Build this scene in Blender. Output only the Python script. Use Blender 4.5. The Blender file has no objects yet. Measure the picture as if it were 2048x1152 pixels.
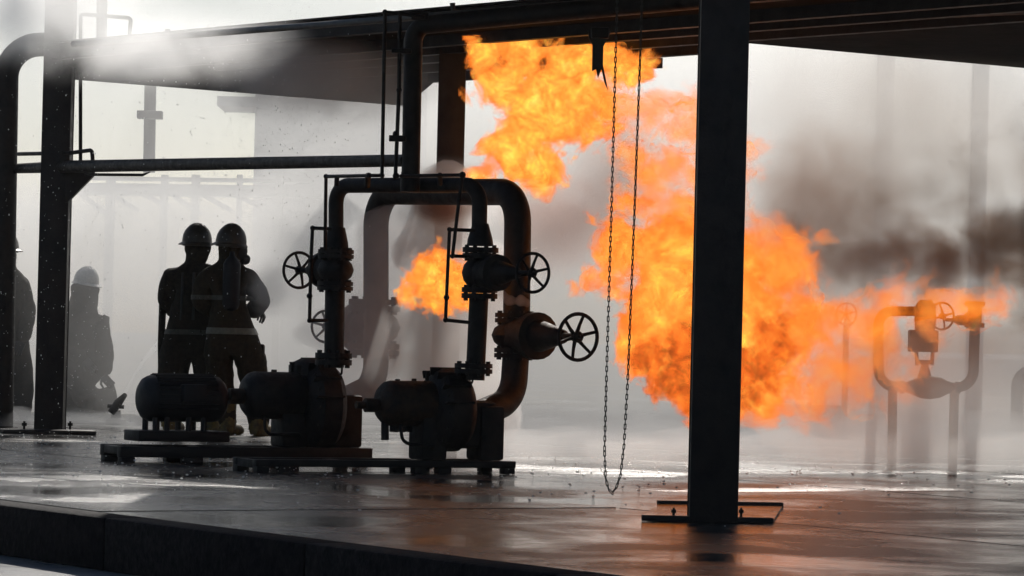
import bpy, bmesh, math, random
from mathutils import Vector, Matrix, noise
random.seed(7)
C = bpy.context.scene
COL = C.collection
R = math.radians

# ------------------------------------------------------------------ camera
F = 7000.0                       # focal length in photograph pixels (2048 wide)
EYE = Vector((0, 0, 0.9))
PITCH = math.atan((675 - 576) / F)
ROLL = R(1.4)
fw = Vector((0, math.cos(PITCH), math.sin(PITCH)))
up0 = Vector((0, -math.sin(PITCH), math.cos(PITCH)))
rt0 = Vector((1, 0, 0))
rt = rt0 * math.cos(ROLL) + up0 * math.sin(ROLL)
up = up0 * math.cos(ROLL) - rt0 * math.sin(ROLL)
cam_d = bpy.data.cameras.new('camera')
cam_d.sensor_width = 36
cam_d.lens = F / 2048 * 36
cam_d.clip_end = 2000
cam = bpy.data.objects.new('camera', cam_d)
COL.objects.link(cam)
m = Matrix((rt, up, -fw)).transposed().to_4x4()
m.translation = EYE
cam.matrix_world = m
C.camera = cam

# ------------------------------------------------------------------ light
SUN_AZ, SUN_EL = R(8), R(33)
w = bpy.data.worlds.new('World')
C.world = w
w.use_nodes = True
nt = w.node_tree
sky = nt.nodes.new('ShaderNodeTexSky')
sky.sky_type = 'NISHITA'
sky.sun_disc = False
sky.sun_elevation = SUN_EL
sky.sun_rotation = SUN_AZ
sky.dust_density = 0.6
sky.ozone_density = 2.0
bg = nt.nodes['Background']
nt.links.new(sky.outputs[0], bg.inputs[0])
bg.inputs[1].default_value = 0.06
sd = bpy.data.lights.new('sun', 'SUN')
sd.energy = 4.6
sd.angle = R(0.5)
sd.color = (1.0, 0.95, 0.88)
sun = bpy.data.objects.new('sun', sd)
COL.objects.link(sun)
to_sun = Vector((math.sin(SUN_AZ) * math.cos(SUN_EL), math.cos(SUN_AZ) * math.cos(SUN_EL), math.sin(SUN_EL)))
sun.rotation_euler = to_sun.to_track_quat('Z', 'Y').to_euler()
sun.location = to_sun * 60

C.view_settings.view_transform = 'Standard'
C.view_settings.look = 'None'
C.view_settings.gamma = 1
C.view_settings.use_curve_mapping = False
EXPOSURE = -0.25
C.view_settings.exposure = EXPOSURE
C.cycles.use_denoising = True
C.cycles.max_bounces = 10
C.cycles.volume_bounces = 3
C.cycles.transparent_max_bounces = 48
C.cycles.use_adaptive_sampling = True
C.cycles.adaptive_threshold = 0.03
C.cycles.volume_max_steps = 256
C.cycles.sample_clamp_indirect = 6

# ------------------------------------------------------------------ helpers
def P(px, py, d):
    """the point seen at photograph pixel (px, py) whose distance along the view is d"""
    return EYE + (rt * ((px - 1024) / F) + up * ((576 - py) / F) + fw) * d

def G(px, py, z=0.0):
    """the point of the level plane at height z seen at that pixel"""
    v = rt * ((px - 1024) / F) + up * ((576 - py) / F) + fw
    return EYE + v * ((z - EYE.z) / v.z)

def S(d):
    return d / F                 # metres per photograph pixel at that distance

UP = Vector((0, 0, 1))
EA = (G(994, 1130) - G(0, 1006)).normalized()     # along the kerb, towards the right and nearer
EB = Vector((-EA.y, EA.x, 0))                     # away from the kerb

def frame(axis):
    z = axis.normalized()
    x = UP.cross(z)
    if x.length < 1e-3:
        x = Vector((1, 0, 0))
    x.normalize()
    return x, z.cross(x), z

class MB:
    def __init__(s):
        s.v, s.f = [], []
    def add(s, vs, fs):
        o = len(s.v)
        s.v += [Vector(q) for q in vs]
        s.f += [[i + o for i in q] for q in fs]
        return s
    def box(s, c, size, ax=None, b=0.0):
        """box about c; ax = (x, y, z) unit vectors; b = bevel"""
        x, y, z = ax or (Vector((1, 0, 0)), Vector((0, 1, 0)), UP)
        hx, hy, hz = size[0] / 2, size[1] / 2, size[2] / 2
        b = min(b, hx * .9, hy * .9, hz * .9)
        if b <= 0:
            vs = [c + x * hx * i + y * hy * j + z * hz * k for k in (-1, 1) for j in (-1, 1) for i in (-1, 1)]
            return s.add(vs, [[0, 2, 3, 1], [4, 5, 7, 6], [0, 1, 5, 4], [2, 6, 7, 3], [0, 4, 6, 2], [1, 3, 7, 5]])
        bm = bmesh.new()
        bmesh.ops.create_cube(bm, size=1)
        for q in bm.verts:
            q.co = Vector((q.co.x * size[0], q.co.y * size[1], q.co.z * size[2]))
        bmesh.ops.bevel(bm, geom=list(bm.edges), offset=b, segments=2, affect='EDGES', profile=0.5)
        bm.verts.index_update()
        vs = [c + x * q.co.x + y * q.co.y + z * q.co.z for q in bm.verts]
        fs = [[q.index for q in f.verts] for f in bm.faces]
        bm.free()
        return s.add(vs, fs)
    def tube(s, pts, r, n=12, cap=True):
        """round bar swept along pts; r one radius or one per point"""
        pts = [Vector(p) for p in pts]
        rs = r if isinstance(r, (list, tuple)) else [r] * len(pts)
        t0 = (pts[1] - pts[0]).normalized()
        x, y, _ = frame(t0)
        vs, prev = [], t0
        for i, p in enumerate(pts):
            a = (pts[i] - pts[i - 1]).normalized() if i else t0
            b_ = (pts[i + 1] - pts[i]).normalized() if i < len(pts) - 1 else a
            t = (a + b_)
            t = t.normalized() if t.length > 1e-6 else a
            q = prev.rotation_difference(t)
            x = q @ x
            y = q @ y
            prev = t
            k = 1 / max(0.5, math.sqrt((1 + a.dot(b_)) / 2))
            for j in range(n):
                u = 2 * math.pi * j / n
                vs.append(p + (x * math.cos(u) + y * math.sin(u)) * rs[i])
        fs = []
        for i in range(len(pts) - 1):
            for j in range(n):
                a, b_ = i * n + j, i * n + (j + 1) % n
                fs.append([a, b_, b_ + n, a + n])
        if cap:
            fs.append(list(range(n))[::-1])
            fs.append([(len(pts) - 1) * n + j for j in range(n)])
        return s.add(vs, fs)
    def lathe(s, o, axis, prof, n=20):
        """solid of revolution: prof = [(distance along axis, radius)]"""
        x, y, z = frame(axis)
        vs = []
        for t, r_ in prof:
            for j in range(n):
                u = 2 * math.pi * j / n
                vs.append(o + z * t + (x * math.cos(u) + y * math.sin(u)) * max(r_, 1e-4))
        fs = []
        for i in range(len(prof) - 1):
            for j in range(n):
                a, b_ = i * n + j, i * n + (j + 1) % n
                fs.append([a, b_, b_ + n, a + n])
        fs.append(list(range(n))[::-1])
        fs.append([(len(prof) - 1) * n + j for j in range(n)])
        return s.add(vs, fs)
    def ring(s, c, nrm, RR, r_, n=28, k=8, ax=None):
        x, y, z = ax or frame(nrm)
        vs, fs = [], []
        for i in range(n):
            u = 2 * math.pi * i / n
            d = x * math.cos(u) + y * math.sin(u)
            for j in range(k):
                v_ = 2 * math.pi * j / k
                vs.append(c + d * (RR + r_ * math.cos(v_)) + z * r_ * math.sin(v_))
        for i in range(n):
            for j in range(k):
                fs.append([i * k + j, ((i + 1) % n) * k + j, ((i + 1) % n) * k + (j + 1) % k, i * k + (j + 1) % k])
        return s.add(vs, fs)
    def ball(s, c, r_, n=10, sc=(1, 1, 1)):
        vs, fs = [], []
        for i in range(1, n):
            th = math.pi * i / n
            for j in range(2 * n):
                u = math.pi * j / n
                vs.append(c + Vector((math.sin(th) * math.cos(u) * sc[0], math.sin(th) * math.sin(u) * sc[1], math.cos(th) * sc[2])) * r_)
        k = 2 * n
        for i in range(n - 2):
            for j in range(k):
                fs.append([i * k + j, (i + 1) * k + j, (i + 1) * k + (j + 1) % k, i * k + (j + 1) % k])
        vs += [c + Vector((0, 0, r_ * sc[2])), c - Vector((0, 0, r_ * sc[2]))]
        t, b_ = len(vs) - 2, len(vs) - 1
        for j in range(k):
            fs.append([t, j, (j + 1) % k])
            fs.append([b_, (n - 2) * k + (j + 1) % k, (n - 2) * k + j])
        return s.add(vs, fs)
    def prism(s, poly, vec):
        """polygon (list of points) swept by vec"""
        n = len(poly)
        vs = list(poly) + [Vector(p) + vec for p in poly]
        fs = [list(range(n))[::-1], [n + i for i in range(n)]]
        fs += [[i, (i + 1) % n, n + (i + 1) % n, n + i] for i in range(n)]
        return s.add(vs, fs)
    def mesh(s, name, mat, smooth=True, angle=40):
        me = bpy.data.meshes.new(name)
        me.from_pydata([tuple(q) for q in s.v], [], s.f)
        bm = bmesh.new()
        bm.from_mesh(me)
        bmesh.ops.recalc_face_normals(bm, faces=bm.faces)
        bm.to_mesh(me)
        bm.free()
        me.materials.append(mat)
        if smooth:
            me.shade_smooth()
            me.set_sharp_from_angle(angle=R(angle))
        return me
    def build(s, name, mat, parent=None, smooth=True, angle=40):
        return link(name, s.mesh(name, mat, smooth, angle), parent)

def wmat(o):
    mm = Matrix.Translation(o.location) if o.parent is None else wmat(o.parent) @ o.matrix_parent_inverse @ Matrix.Translation(o.location)
    return mm

def link(name, me, parent=None):
    o = bpy.data.objects.new(name, me)
    COL.objects.link(o)
    if parent is not None:
        o.parent = parent
        o.matrix_parent_inverse = wmat(parent).inverted()
    return o

def tag(o, label=None, cat=None, group=None, kind=None):
    for k, v in (('label', label), ('category', cat), ('group', group), ('kind', kind)):
        if v:
            o[k] = v
    return o

def thing(name, loc, label, cat, group=None):
    o = bpy.data.objects.new(name, None)
    COL.objects.link(o)
    o.location = loc
    o.empty_display_size = 0.1
    return tag(o, label, cat, group)

def arc(c, u, v, r_, a0, a1, n=8):
    return [c + u * r_ * math.cos(a0 + (a1 - a0) * i / n) + v * r_ * math.sin(a0 + (a1 - a0) * i / n) for i in range(n + 1)]

def bend(pts, r_, n=6):
    """a polyline with its corners rounded to radius r_ (one radius, or one per inner corner)"""
    pts = [Vector(p) for p in pts]
    out = [pts[0]]
    for i in range(1, len(pts) - 1):
        rr = r_[i - 1] if isinstance(r_, (list, tuple)) else r_
        a, b_ = (pts[i - 1] - pts[i]), (pts[i + 1] - pts[i])
        la, lb = a.length, b_.length
        a.normalize()
        b_.normalize()
        half = math.acos(max(-1, min(1, a.dot(b_)))) / 2
        k = min(rr / math.tan(half), la * .49, lb * .49)
        p0, p1 = pts[i] + a * k, pts[i] + b_ * k
        rad = k * math.tan(half)
        cen = pts[i] + (a + b_).normalized() * (rad / math.sin(half))
        u0, u1 = (p0 - cen), (p1 - cen)
        for j in range(n + 1):
            q = u0.normalized().slerp(u1.normalized(), j / n) if True else None
            out.append(cen + q * rad)
    out.append(pts[-1])
    return out

# ------------------------------------------------------------------ materials
def new_mat(name):
    mt = bpy.data.materials.new(name)
    mt.use_nodes = True
    return mt, mt.node_tree, mt.node_tree.nodes['Principled BSDF']

def ramp(nt, src, stops):
    r_ = nt.nodes.new('ShaderNodeValToRGB')
    el = r_.color_ramp.elements
    while len(el) < len(stops):
        el.new(0.5)
    for e, (p, c) in zip(el, stops):
        e.position = p
        e.color = tuple(c) + (1,) if len(c) == 3 else c
    nt.links.new(src, r_.inputs[0])
    return r_.outputs[0]

def tex_noise(nt, scale, detail=4, rough=0.55, dist=0.0, vec=None, world=True, sc=None):
    n = nt.nodes.new('ShaderNodeTexNoise')
    n.inputs['Scale'].default_value = scale
    n.inputs['Detail'].default_value = detail
    n.inputs['Roughness'].default_value = rough
    n.inputs['Distortion'].default_value = dist
    if vec is None:
        g = nt.nodes.new('ShaderNodeNewGeometry')
        vec = g.outputs['Position']
    if sc:
        mp = nt.nodes.new('ShaderNodeMapping')
        mp.inputs['Scale'].default_value = sc[:3]
        if len(sc) > 3:
            mp.inputs['Rotation'].default_value = (0, 0, sc[3])
        nt.links.new(vec, mp.inputs['Vector'])
        vec = mp.outputs[0]
    nt.links.new(vec, n.inputs['Vector'])
    return n.outputs['Fac']

def surf(name, c0, c1, scale=6, rough=(0.35, 0.6), bump=0.3, bscale=40, metal=0.0, spec=0.5):
    mt, nt, b = new_mat(name)
    f = tex_noise(nt, scale, 6, 0.65)
    nt.links.new(ramp(nt, f, [(0.35, c0), (0.68, c1)]), b.inputs['Base Color'])
    f2 = tex_noise(nt, scale * 2.3, 4, 0.6)
    mr = nt.nodes.new('ShaderNodeMapRange')
    nt.links.new(f2, mr.inputs[0])
    mr.inputs[1].default_value, mr.inputs[2].default_value = 0.3, 0.7
    mr.inputs[3].default_value, mr.inputs[4].default_value = rough
    nt.links.new(mr.outputs[0], b.inputs['Roughness'])
    b.inputs['Metallic'].default_value = metal
    b.inputs['Specular IOR Level'].default_value = spec
    if bump:
        bp = nt.nodes.new('ShaderNodeBump')
        bp.inputs['Strength'].default_value = bump
        bp.inputs['Distance'].default_value = 0.01
        nt.links.new(tex_noise(nt, bscale, 5, 0.6), bp.inputs['Height'])
        nt.links.new(bp.outputs[0], b.inputs['Normal'])
    return mt

M = {}
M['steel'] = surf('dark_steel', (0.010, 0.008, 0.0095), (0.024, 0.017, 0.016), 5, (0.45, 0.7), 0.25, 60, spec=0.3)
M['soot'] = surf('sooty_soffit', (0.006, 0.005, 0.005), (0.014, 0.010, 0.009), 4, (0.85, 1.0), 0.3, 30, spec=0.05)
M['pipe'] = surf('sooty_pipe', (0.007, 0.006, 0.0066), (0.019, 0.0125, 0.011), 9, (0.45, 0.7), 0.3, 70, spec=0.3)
M['rust'] = surf('rusty_iron', (0.02, 0.013, 0.011), (0.055, 0.027, 0.016), 14, (0.5, 0.8), 0.4, 90, spec=0.3)
M['cast'] = surf('cast_iron', (0.010, 0.0085, 0.0095), (0.026, 0.018, 0.016), 11, (0.5, 0.75), 0.35, 110, spec=0.3)
M['motor'] = surf('motor_paint', (0.010, 0.010, 0.014), (0.018, 0.017, 0.02), 7, (0.45, 0.65), 0.2, 60, spec=0.3)
M['galv'] = surf('weathered_galvanised', (0.09, 0.09, 0.09), (0.17, 0.165, 0.155), 7, (0.35, 0.6), 0.2, 60)
M['cloth'] = surf('turnout_cloth', (0.02, 0.016, 0.013), (0.042, 0.032, 0.022), 30, (0.8, 0.95), 0.6, 25, spec=0.2)
M['cloth_tan'] = surf('turnout_cloth_tan', (0.028, 0.021, 0.014), (0.055, 0.04, 0.022), 30, (0.8, 0.95), 0.6, 25, spec=0.2)
M['band'] = surf('reflective_band', (0.14, 0.14, 0.11), (0.22, 0.21, 0.16), 30, (0.4, 0.6), 0.2, 90)
M['band_dull'] = surf('dull_reflective_band', (0.05, 0.05, 0.04), (0.1, 0.095, 0.07), 30, (0.5, 0.7), 0.2, 90)  # same tape in darker greys
M['helmet'] = surf('helmet_shell', (0.03, 0.024, 0.018), (0.06, 0.045, 0.03), 20, (0.3, 0.5), 0.1, 90)
M['helmet_pale_glint'] = surf('helmet_pale_glint', (0.6, 0.6, 0.56), (0.75, 0.74, 0.7), 20, (0.2, 0.35), 0.1, 90)  # white shell colour stands in for a pale glint
M['visor'] = surf('helmet_badge_yellow', (0.35, 0.25, 0.04), (0.5, 0.36, 0.06), 20, (0.2, 0.35), 0.1, 90)
M['boot'] = surf('rubber_boot', (0.05, 0.035, 0.01), (0.22, 0.15, 0.03), 14, (0.5, 0.7), 0.2, 60)
M['rubber'] = surf('black_rubber', (0.015, 0.015, 0.015), (0.03, 0.03, 0.03), 20, (0.5, 0.7), 0.2, 80)
M['skin'] = surf('skin', (0.28, 0.16, 0.11), (0.36, 0.21, 0.15), 20, (0.5, 0.6), 0.1, 90)
M['hose'] = surf('canvas_hose', (0.12, 0.11, 0.09), (0.2, 0.18, 0.15), 30, (0.7, 0.9), 0.3, 80)
M['concrete'] = surf('dry_concrete', (0.16, 0.155, 0.145), (0.26, 0.25, 0.235), 2.5, (0.6, 0.85), 0.3, 25)
M['wallgrey'] = surf('grey_cladding', (0.2, 0.2, 0.2), (0.27, 0.27, 0.265), 1.2, (0.6, 0.8), 0.1, 12)
M['leaf'] = surf('foliage', (0.04, 0.055, 0.03), (0.08, 0.10, 0.05), 3, (0.6, 0.8), 0.0)
M['bark'] = surf('bark', (0.06, 0.05, 0.04), (0.1, 0.08, 0.06), 6, (0.8, 0.9), 0.3, 20)

def wet_ground(name, c0, c1, rough=(0.05, 0.28), bump=0.25, big=0.9):
    """wet concrete: standing water where a low-frequency mask is high, damp rough concrete elsewhere"""
    mt, nt, b = new_mat(name)
    pud = tex_noise(nt, big, 5, 0.6, 0.4)
    fine = tex_noise(nt, 9, 6, 0.7)
    nt.links.new(ramp(nt, fine, [(0.3, c0), (0.7, c1)]), b.inputs['Base Color'])
    mr = nt.nodes.new('ShaderNodeMapRange')
    nt.links.new(pud, mr.inputs[0])
    mr.inputs[1].default_value, mr.inputs[2].default_value = 0.42, 0.6
    mr.inputs[3].default_value, mr.inputs[4].default_value = rough[1], rough[0]
    nt.links.new(mr.outputs[0], b.inputs['Roughness'])
    b.inputs['IOR'].default_value = 1.33
    # relief: fine grit that the puddles drown, with slow ripples everywhere
    mr2 = nt.nodes.new('ShaderNodeMapRange')
    nt.links.new(pud, mr2.inputs[0])
    mr2.inputs[1].default_value, mr2.inputs[2].default_value = 0.4, 0.62
    mr2.inputs[3].default_value, mr2.inputs[4].default_value = 1.0, 0.12
    grit = tex_noise(nt, 46, 6, 0.75)
    mul = nt.nodes.new('ShaderNodeMath')
    mul.operation = 'MULTIPLY'
    nt.links.new(grit, mul.inputs[0])
    nt.links.new(mr2.outputs[0], mul.inputs[1])
    rip = tex_noise(nt, 13, 4, 0.6)
    add = nt.nodes.new('ShaderNodeMath')
    add.operation = 'MULTIPLY_ADD'
    nt.links.new(rip, add.inputs[0])
    add.inputs[1].default_value = 0.8
    nt.links.new(mul.outputs[0], add.inputs[2])
    bp = nt.nodes.new('ShaderNodeBump')
    bp.inputs['Strength'].default_value = bump
    bp.inputs['Distance'].default_value = 0.012
    nt.links.new(add.outputs[0], bp.inputs['Height'])
    nt.links.new(bp.outputs[0], b.inputs['Normal'])
    return mt
M['wet'] = wet_ground('wet_concrete', (0.05, 0.046, 0.042), (0.11, 0.10, 0.09), (0.04, 0.30), 0.55, 0.8)
M['road'] = wet_ground('damp_concrete_road', (0.15, 0.15, 0.152), (0.22, 0.22, 0.222), (0.25, 0.6), 0.3)
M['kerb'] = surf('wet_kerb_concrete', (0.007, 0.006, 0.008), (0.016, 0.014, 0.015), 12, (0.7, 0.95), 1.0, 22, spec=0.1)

def vol(name, dens, col, aniso=0.3, nscale=0, lo=0.4, hi=0.65, detail=3, step=1.0):
    """smoke, steam or spray: a volume with no surface, even, or broken up by noise"""
    mt = bpy.data.materials.new(name)
    mt.use_nodes = True
    nt = mt.node_tree
    nt.nodes.remove(nt.nodes['Principled BSDF'])
    v = nt.nodes.new('ShaderNodeVolumePrincipled')
    v.inputs['Density'].default_value = dens
    v.inputs['Color'].default_value = tuple(col) + (1,)
    v.inputs['Anisotropy'].default_value = aniso
    if nscale:
        f = tex_noise(nt, nscale, detail, 0.6)
        mr = nt.nodes.new('ShaderNodeMapRange')
        nt.links.new(f, mr.inputs[0])
        mr.inputs[1].default_value, mr.inputs[2].default_value = lo, hi
        mr.inputs[3].default_value, mr.inputs[4].default_value = 0, dens
        nt.links.new(mr.outputs[0], v.inputs['Density'])
    nt.links.new(v.outputs[0], nt.nodes['Material Output'].inputs['Volume'])
    mt.cycles.volume_step_rate = step
    return mt

def gas_field(nt, blobs, nscale, rag, seed, detail=7, rough=.66, dist=.5, stretch=None, bias=0.03):
    """node chain: how deep (in metres) a point lies inside the union of spheres, its edge torn by turbulence"""
    g = nt.nodes.new('ShaderNodeNewGeometry')
    pos = g.outputs['Position']
    last = None
    for q in blobs:
        c, r_ = P(q[0], q[1], q[3]), q[2] * S(q[3])
        kd = q[4] if len(q) > 4 else 1.0
        sub = nt.nodes.new('ShaderNodeVectorMath')
        sub.operation = 'MULTIPLY_ADD'
        nt.links.new(pos, sub.inputs[0])
        sub.inputs[1].default_value = (1 / r_, 1 / (r_ * kd), 1 / r_)
        sub.inputs[2].default_value = (-c.x / r_, -c.y / (r_ * kd), -c.z / r_)
        ln = nt.nodes.new('ShaderNodeVectorMath')
        ln.operation = 'LENGTH'
        nt.links.new(sub.outputs[0], ln.inputs[0])
        ma = nt.nodes.new('ShaderNodeMath')
        ma.operation = 'MULTIPLY_ADD'
        nt.links.new(ln.outputs['Value'], ma.inputs[0])
        ma.inputs[1].default_value, ma.inputs[2].default_value = r_, -r_
        if last is None:
            last = ma.outputs[0]
        else:
            mn = nt.nodes.new('ShaderNodeMath')
            mn.operation = 'SMOOTH_MIN'
            nt.links.new(last, mn.inputs[0])
            nt.links.new(ma.outputs[0], mn.inputs[1])
            mn.inputs[2].default_value = .06
            last = mn.outputs[0]
    ad = nt.nodes.new('ShaderNodeVectorMath')
    ad.operation = 'ADD'
    nt.links.new(pos, ad.inputs[0])
    ad.inputs[1].default_value = (seed, seed * 2, seed * .7)
    f = tex_noise(nt, nscale, detail, rough, dist, vec=ad.outputs[0], sc=stretch)
    tear = nt.nodes.new('ShaderNodeMath')          # (noise - 0.5) * rag - distance
    tear.operation = 'MULTIPLY_ADD'
    nt.links.new(f, tear.inputs[0])
    tear.inputs[1].default_value, tear.inputs[2].default_value = rag, bias - .5 * rag
    dp = nt.nodes.new('ShaderNodeMath')
    dp.operation = 'SUBTRACT'
    nt.links.new(tear.outputs[0], dp.inputs[0])
    nt.links.new(last, dp.inputs[1])
    return dp.outputs[0], ad.outputs[0]

def map_range(nt, src, a, b_, c, d, smooth=False):
    mr = nt.nodes.new('ShaderNodeMapRange')
    if smooth:
        mr.interpolation_type = 'SMOOTHSTEP'
    nt.links.new(src, mr.inputs[0])
    for k, q in zip((1, 2, 3, 4), (a, b_, c, d)):
        mr.inputs[k].default_value = q
    return mr.outputs[0]

def math2(nt, op, a, b_):
    m_ = nt.nodes.new('ShaderNodeMath')
    m_.operation = op
    for k, q in enumerate((a, b_)):
        if isinstance(q, (int, float)):
            m_.inputs[k].default_value = q
        else:
            nt.links.new(q, m_.inputs[k])
    return m_.outputs[0]

def flame_gas_mat(name, blobs, dens, stops, gain, nscale, rag, seed, soft=.14, core=.3, mix=.45, step=.3):
    """burning gas that both glows and hides: hotter (yellow) deep inside, orange and red where it thins"""
    mt = bpy.data.materials.new(name)
    mt.use_nodes = True
    nt = mt.node_tree
    nt.nodes.remove(nt.nodes['Principled BSDF'])
    dp, vec = gas_field(nt, blobs, nscale, rag, seed)
    den = map_range(nt, dp, 0.0, soft, 0.0, dens, True)
    f2 = tex_noise(nt, nscale * 1.9, 7, 0.72, 0.6, vec=vec)
    depth = map_range(nt, dp, 0.0, core, 0.0, 1.0)
    t = math2(nt, 'ADD', math2(nt, 'MULTIPLY', depth, mix), math2(nt, 'MULTIPLY', map_range(nt, f2, .3, .7, 0, 1), 1 - mix))
    col = ramp(nt, t, stops)
    v = nt.nodes.new('ShaderNodeVolumePrincipled')
    v.inputs['Color'].default_value = (0, 0, 0, 1)
    nt.links.new(den, v.inputs['Density'])
    nt.links.new(col, v.inputs['Emission Color'])
    nt.links.new(math2(nt, 'MULTIPLY', den, gain), v.inputs['Emission Strength'])
    nt.links.new(v.outputs[0], nt.nodes['Material Output'].inputs['Volume'])
    mt.cycles.emission_sampling = 'NONE'   # found by the light's own paths; aiming at it doubles the render time
    mt.cycles.volume_step_rate = step
    return mt

def flame_sheet_mat(name, stops, gain, nscale, seed, alpha):
    """thin broken sheets of flame: mostly clear, glowing where the noise closes up"""
    mt = bpy.data.materials.new(name)
    mt.use_nodes = True
    nt = mt.node_tree
    nt.nodes.remove(nt.nodes['Principled BSDF'])
    g = nt.nodes.new('ShaderNodeNewGeometry')
    f = tex_noise(nt, nscale * 2, 7, 0.7, 0.6)
    tr = nt.nodes.new('ShaderNodeBsdfTransparent')
    em = nt.nodes.new('ShaderNodeEmission')
    nt.links.new(ramp(nt, f, stops), em.inputs[0])
    em.inputs[1].default_value = gain
    mx = nt.nodes.new('ShaderNodeMixShader')
    nt.links.new(map_range(nt, tex_noise(nt, nscale, 7, 0.68, 0.6), .45, .7, 0.0, alpha, True), mx.inputs[0])
    nt.links.new(tr.outputs[0], mx.inputs[1])
    nt.links.new(em.outputs[0], mx.inputs[2])
    nt.links.new(mx.outputs[0], nt.nodes['Material Output'].inputs['Surface'])
    mt.cycles.emission_sampling = 'NONE'
    return mt

def hull(name, mat, blobs, grow, voxel, top=None):
    """plain fused hull round the blobs, big enough for the torn field inside it"""
    o = billow(name, mat, [(q[0], q[1], q[2] + grow / S(q[3]), q[3]) + tuple(q[4:]) for q in blobs], voxel, 0.0, 1.0, octaves=1)
    if top is not None:
        for v in o.data.vertices:
            v.co.z = min(v.co.z, top)
    return o

def gas_cloud(name, label, cat, blobs, dens, col, aniso, nscale, rag, seed, soft=.3, step=.5, grow=.2, voxel=.08, detail=6):
    """smoke or steam with a billowing torn edge"""
    mt = bpy.data.materials.new(name)
    mt.use_nodes = True
    nt = mt.node_tree
    nt.nodes.remove(nt.nodes['Principled BSDF'])
    dp, vec = gas_field(nt, blobs, nscale, rag, seed, detail, .62, .4)
    v = nt.nodes.new('ShaderNodeVolumePrincipled')
    v.inputs['Color'].default_value = tuple(col) + (1,)
    v.inputs['Anisotropy'].default_value = aniso
    nt.links.new(map_range(nt, dp, 0.0, soft, 0.0, dens, True), v.inputs['Density'])
    nt.links.new(v.outputs[0], nt.nodes['Material Output'].inputs['Volume'])
    mt.cycles.volume_step_rate = step
    return tag(hull(name, mt, blobs, grow, voxel), label, cat, kind='stuff')

def billow(name, mat, blobs, voxel, amp, scale, smooth=True, octaves=4, squash_top=None, keep=.55):
    """closed lumpy cloud: spheres (px, py, radius in px, distance[, depth factor]) fused and roughened"""
    me0 = bpy.data.meshes.new(name)
    mb = MB()
    for q in blobs:
        px, py, rp, d = q[:4]
        kd = q[4] if len(q) > 4 else 1.0
        rr = rp * S(d)
        kz = q[5] if len(q) > 5 else 1.0
        mb.ball(P(px, py, d), rr, 10, (1, kd, kz))
    me0.from_pydata([tuple(q) for q in mb.v], [], mb.f)
    o = bpy.data.objects.new(name, me0)
    COL.objects.link(o)
    rm = o.modifiers.new('fuse', 'REMESH')
    rm.mode = 'VOXEL'
    rm.voxel_size = voxel
    sm = o.modifiers.new('ease', 'SMOOTH')
    sm.factor = 0.5
    sm.iterations = 4
    dg = bpy.context.evaluated_depsgraph_get()
    me = bpy.data.meshes.new_from_object(o.evaluated_get(dg))
    o.modifiers.clear()
    o.data = me
    bpy.data.meshes.remove(me0)
    me.name = name
    me.materials.clear()
    me.materials.append(mat)
    off = Vector((random.random() * 50, random.random() * 50, random.random() * 50))
    nrm = [v.normal.copy() for v in me.vertices]
    for v, n_ in zip(me.vertices, nrm):
        a, k, h = 1.0, scale, 0.0
        for _ in range(octaves):
            h += a * (0.45 - abs(noise.noise(v.co * k + off)) * 1.6)
            a *= keep
            k *= 2.1
        v.co += n_ * (h * amp)
        if squash_top is not None and v.co.z > squash_top:
            v.co.z = squash_top - 0.02 * random.random()
        if v.co.z < 0.012 and 'fire' not in name:
            v.co.z = 0.012
    if smooth:
        me.shade_smooth()
    return o

# ------------------------------------------------------------------ ground
K0, K1 = G(0, 1006), G(994, 1130)                 # two points of the platform's front edge
def AB(a, b, z=0.0):
    return Vector((K0.x, K0.y, 0)) + EA * a + EB * b + UP * z
KERB_H = 0.25
mb = MB()
mb.add([Vector((-400, -30, -KERB_H)), Vector((400, -30, -KERB_H)), Vector((400, 900, -KERB_H)), Vector((-400, 900, -KERB_H))], [[0, 1, 2, 3]])
tag(mb.build('ground', M['road'], smooth=False), kind='structure')
mb = MB()
mb.prism([AB(-70, 0.0, -KERB_H - .05), AB(30, 0.0, -KERB_H - .05), AB(30, 200, -KERB_H - .05), AB(-300, 200, -KERB_H - .05)], UP * (KERB_H + .02))
floor = tag(mb.build('concrete_floor', M['wet'], smooth=False), kind='structure')
# kerb stones along the edge and the floor's cast panels, joints open between them
a_len = 1.9
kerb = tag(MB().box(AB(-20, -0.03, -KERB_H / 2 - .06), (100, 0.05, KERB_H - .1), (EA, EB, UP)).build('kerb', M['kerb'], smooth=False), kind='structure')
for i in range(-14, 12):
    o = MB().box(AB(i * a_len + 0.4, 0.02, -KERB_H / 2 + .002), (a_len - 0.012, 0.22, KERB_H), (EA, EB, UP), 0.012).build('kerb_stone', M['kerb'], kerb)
PA, PB = 4.2, 3.1
for i in range(-9, 4):
    for j in range(0, 8):
        a, b = (i + .5) * PA + 0.8, 0.15 + (j + .5) * PB
        c = AB(a, b)
        # only the panels the view can take in
        if c.y < 9 or abs(c.x) > c.y * 0.16 + 4:
            continue
        z0 = random.uniform(-.002, .002)
        MB().box(c + UP * (z0 - 0.02), (PA - .014, PB - .014, 0.04), (EA, EB, UP)).build('floor_panel', M['wet'], floor, smooth=False)

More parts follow.
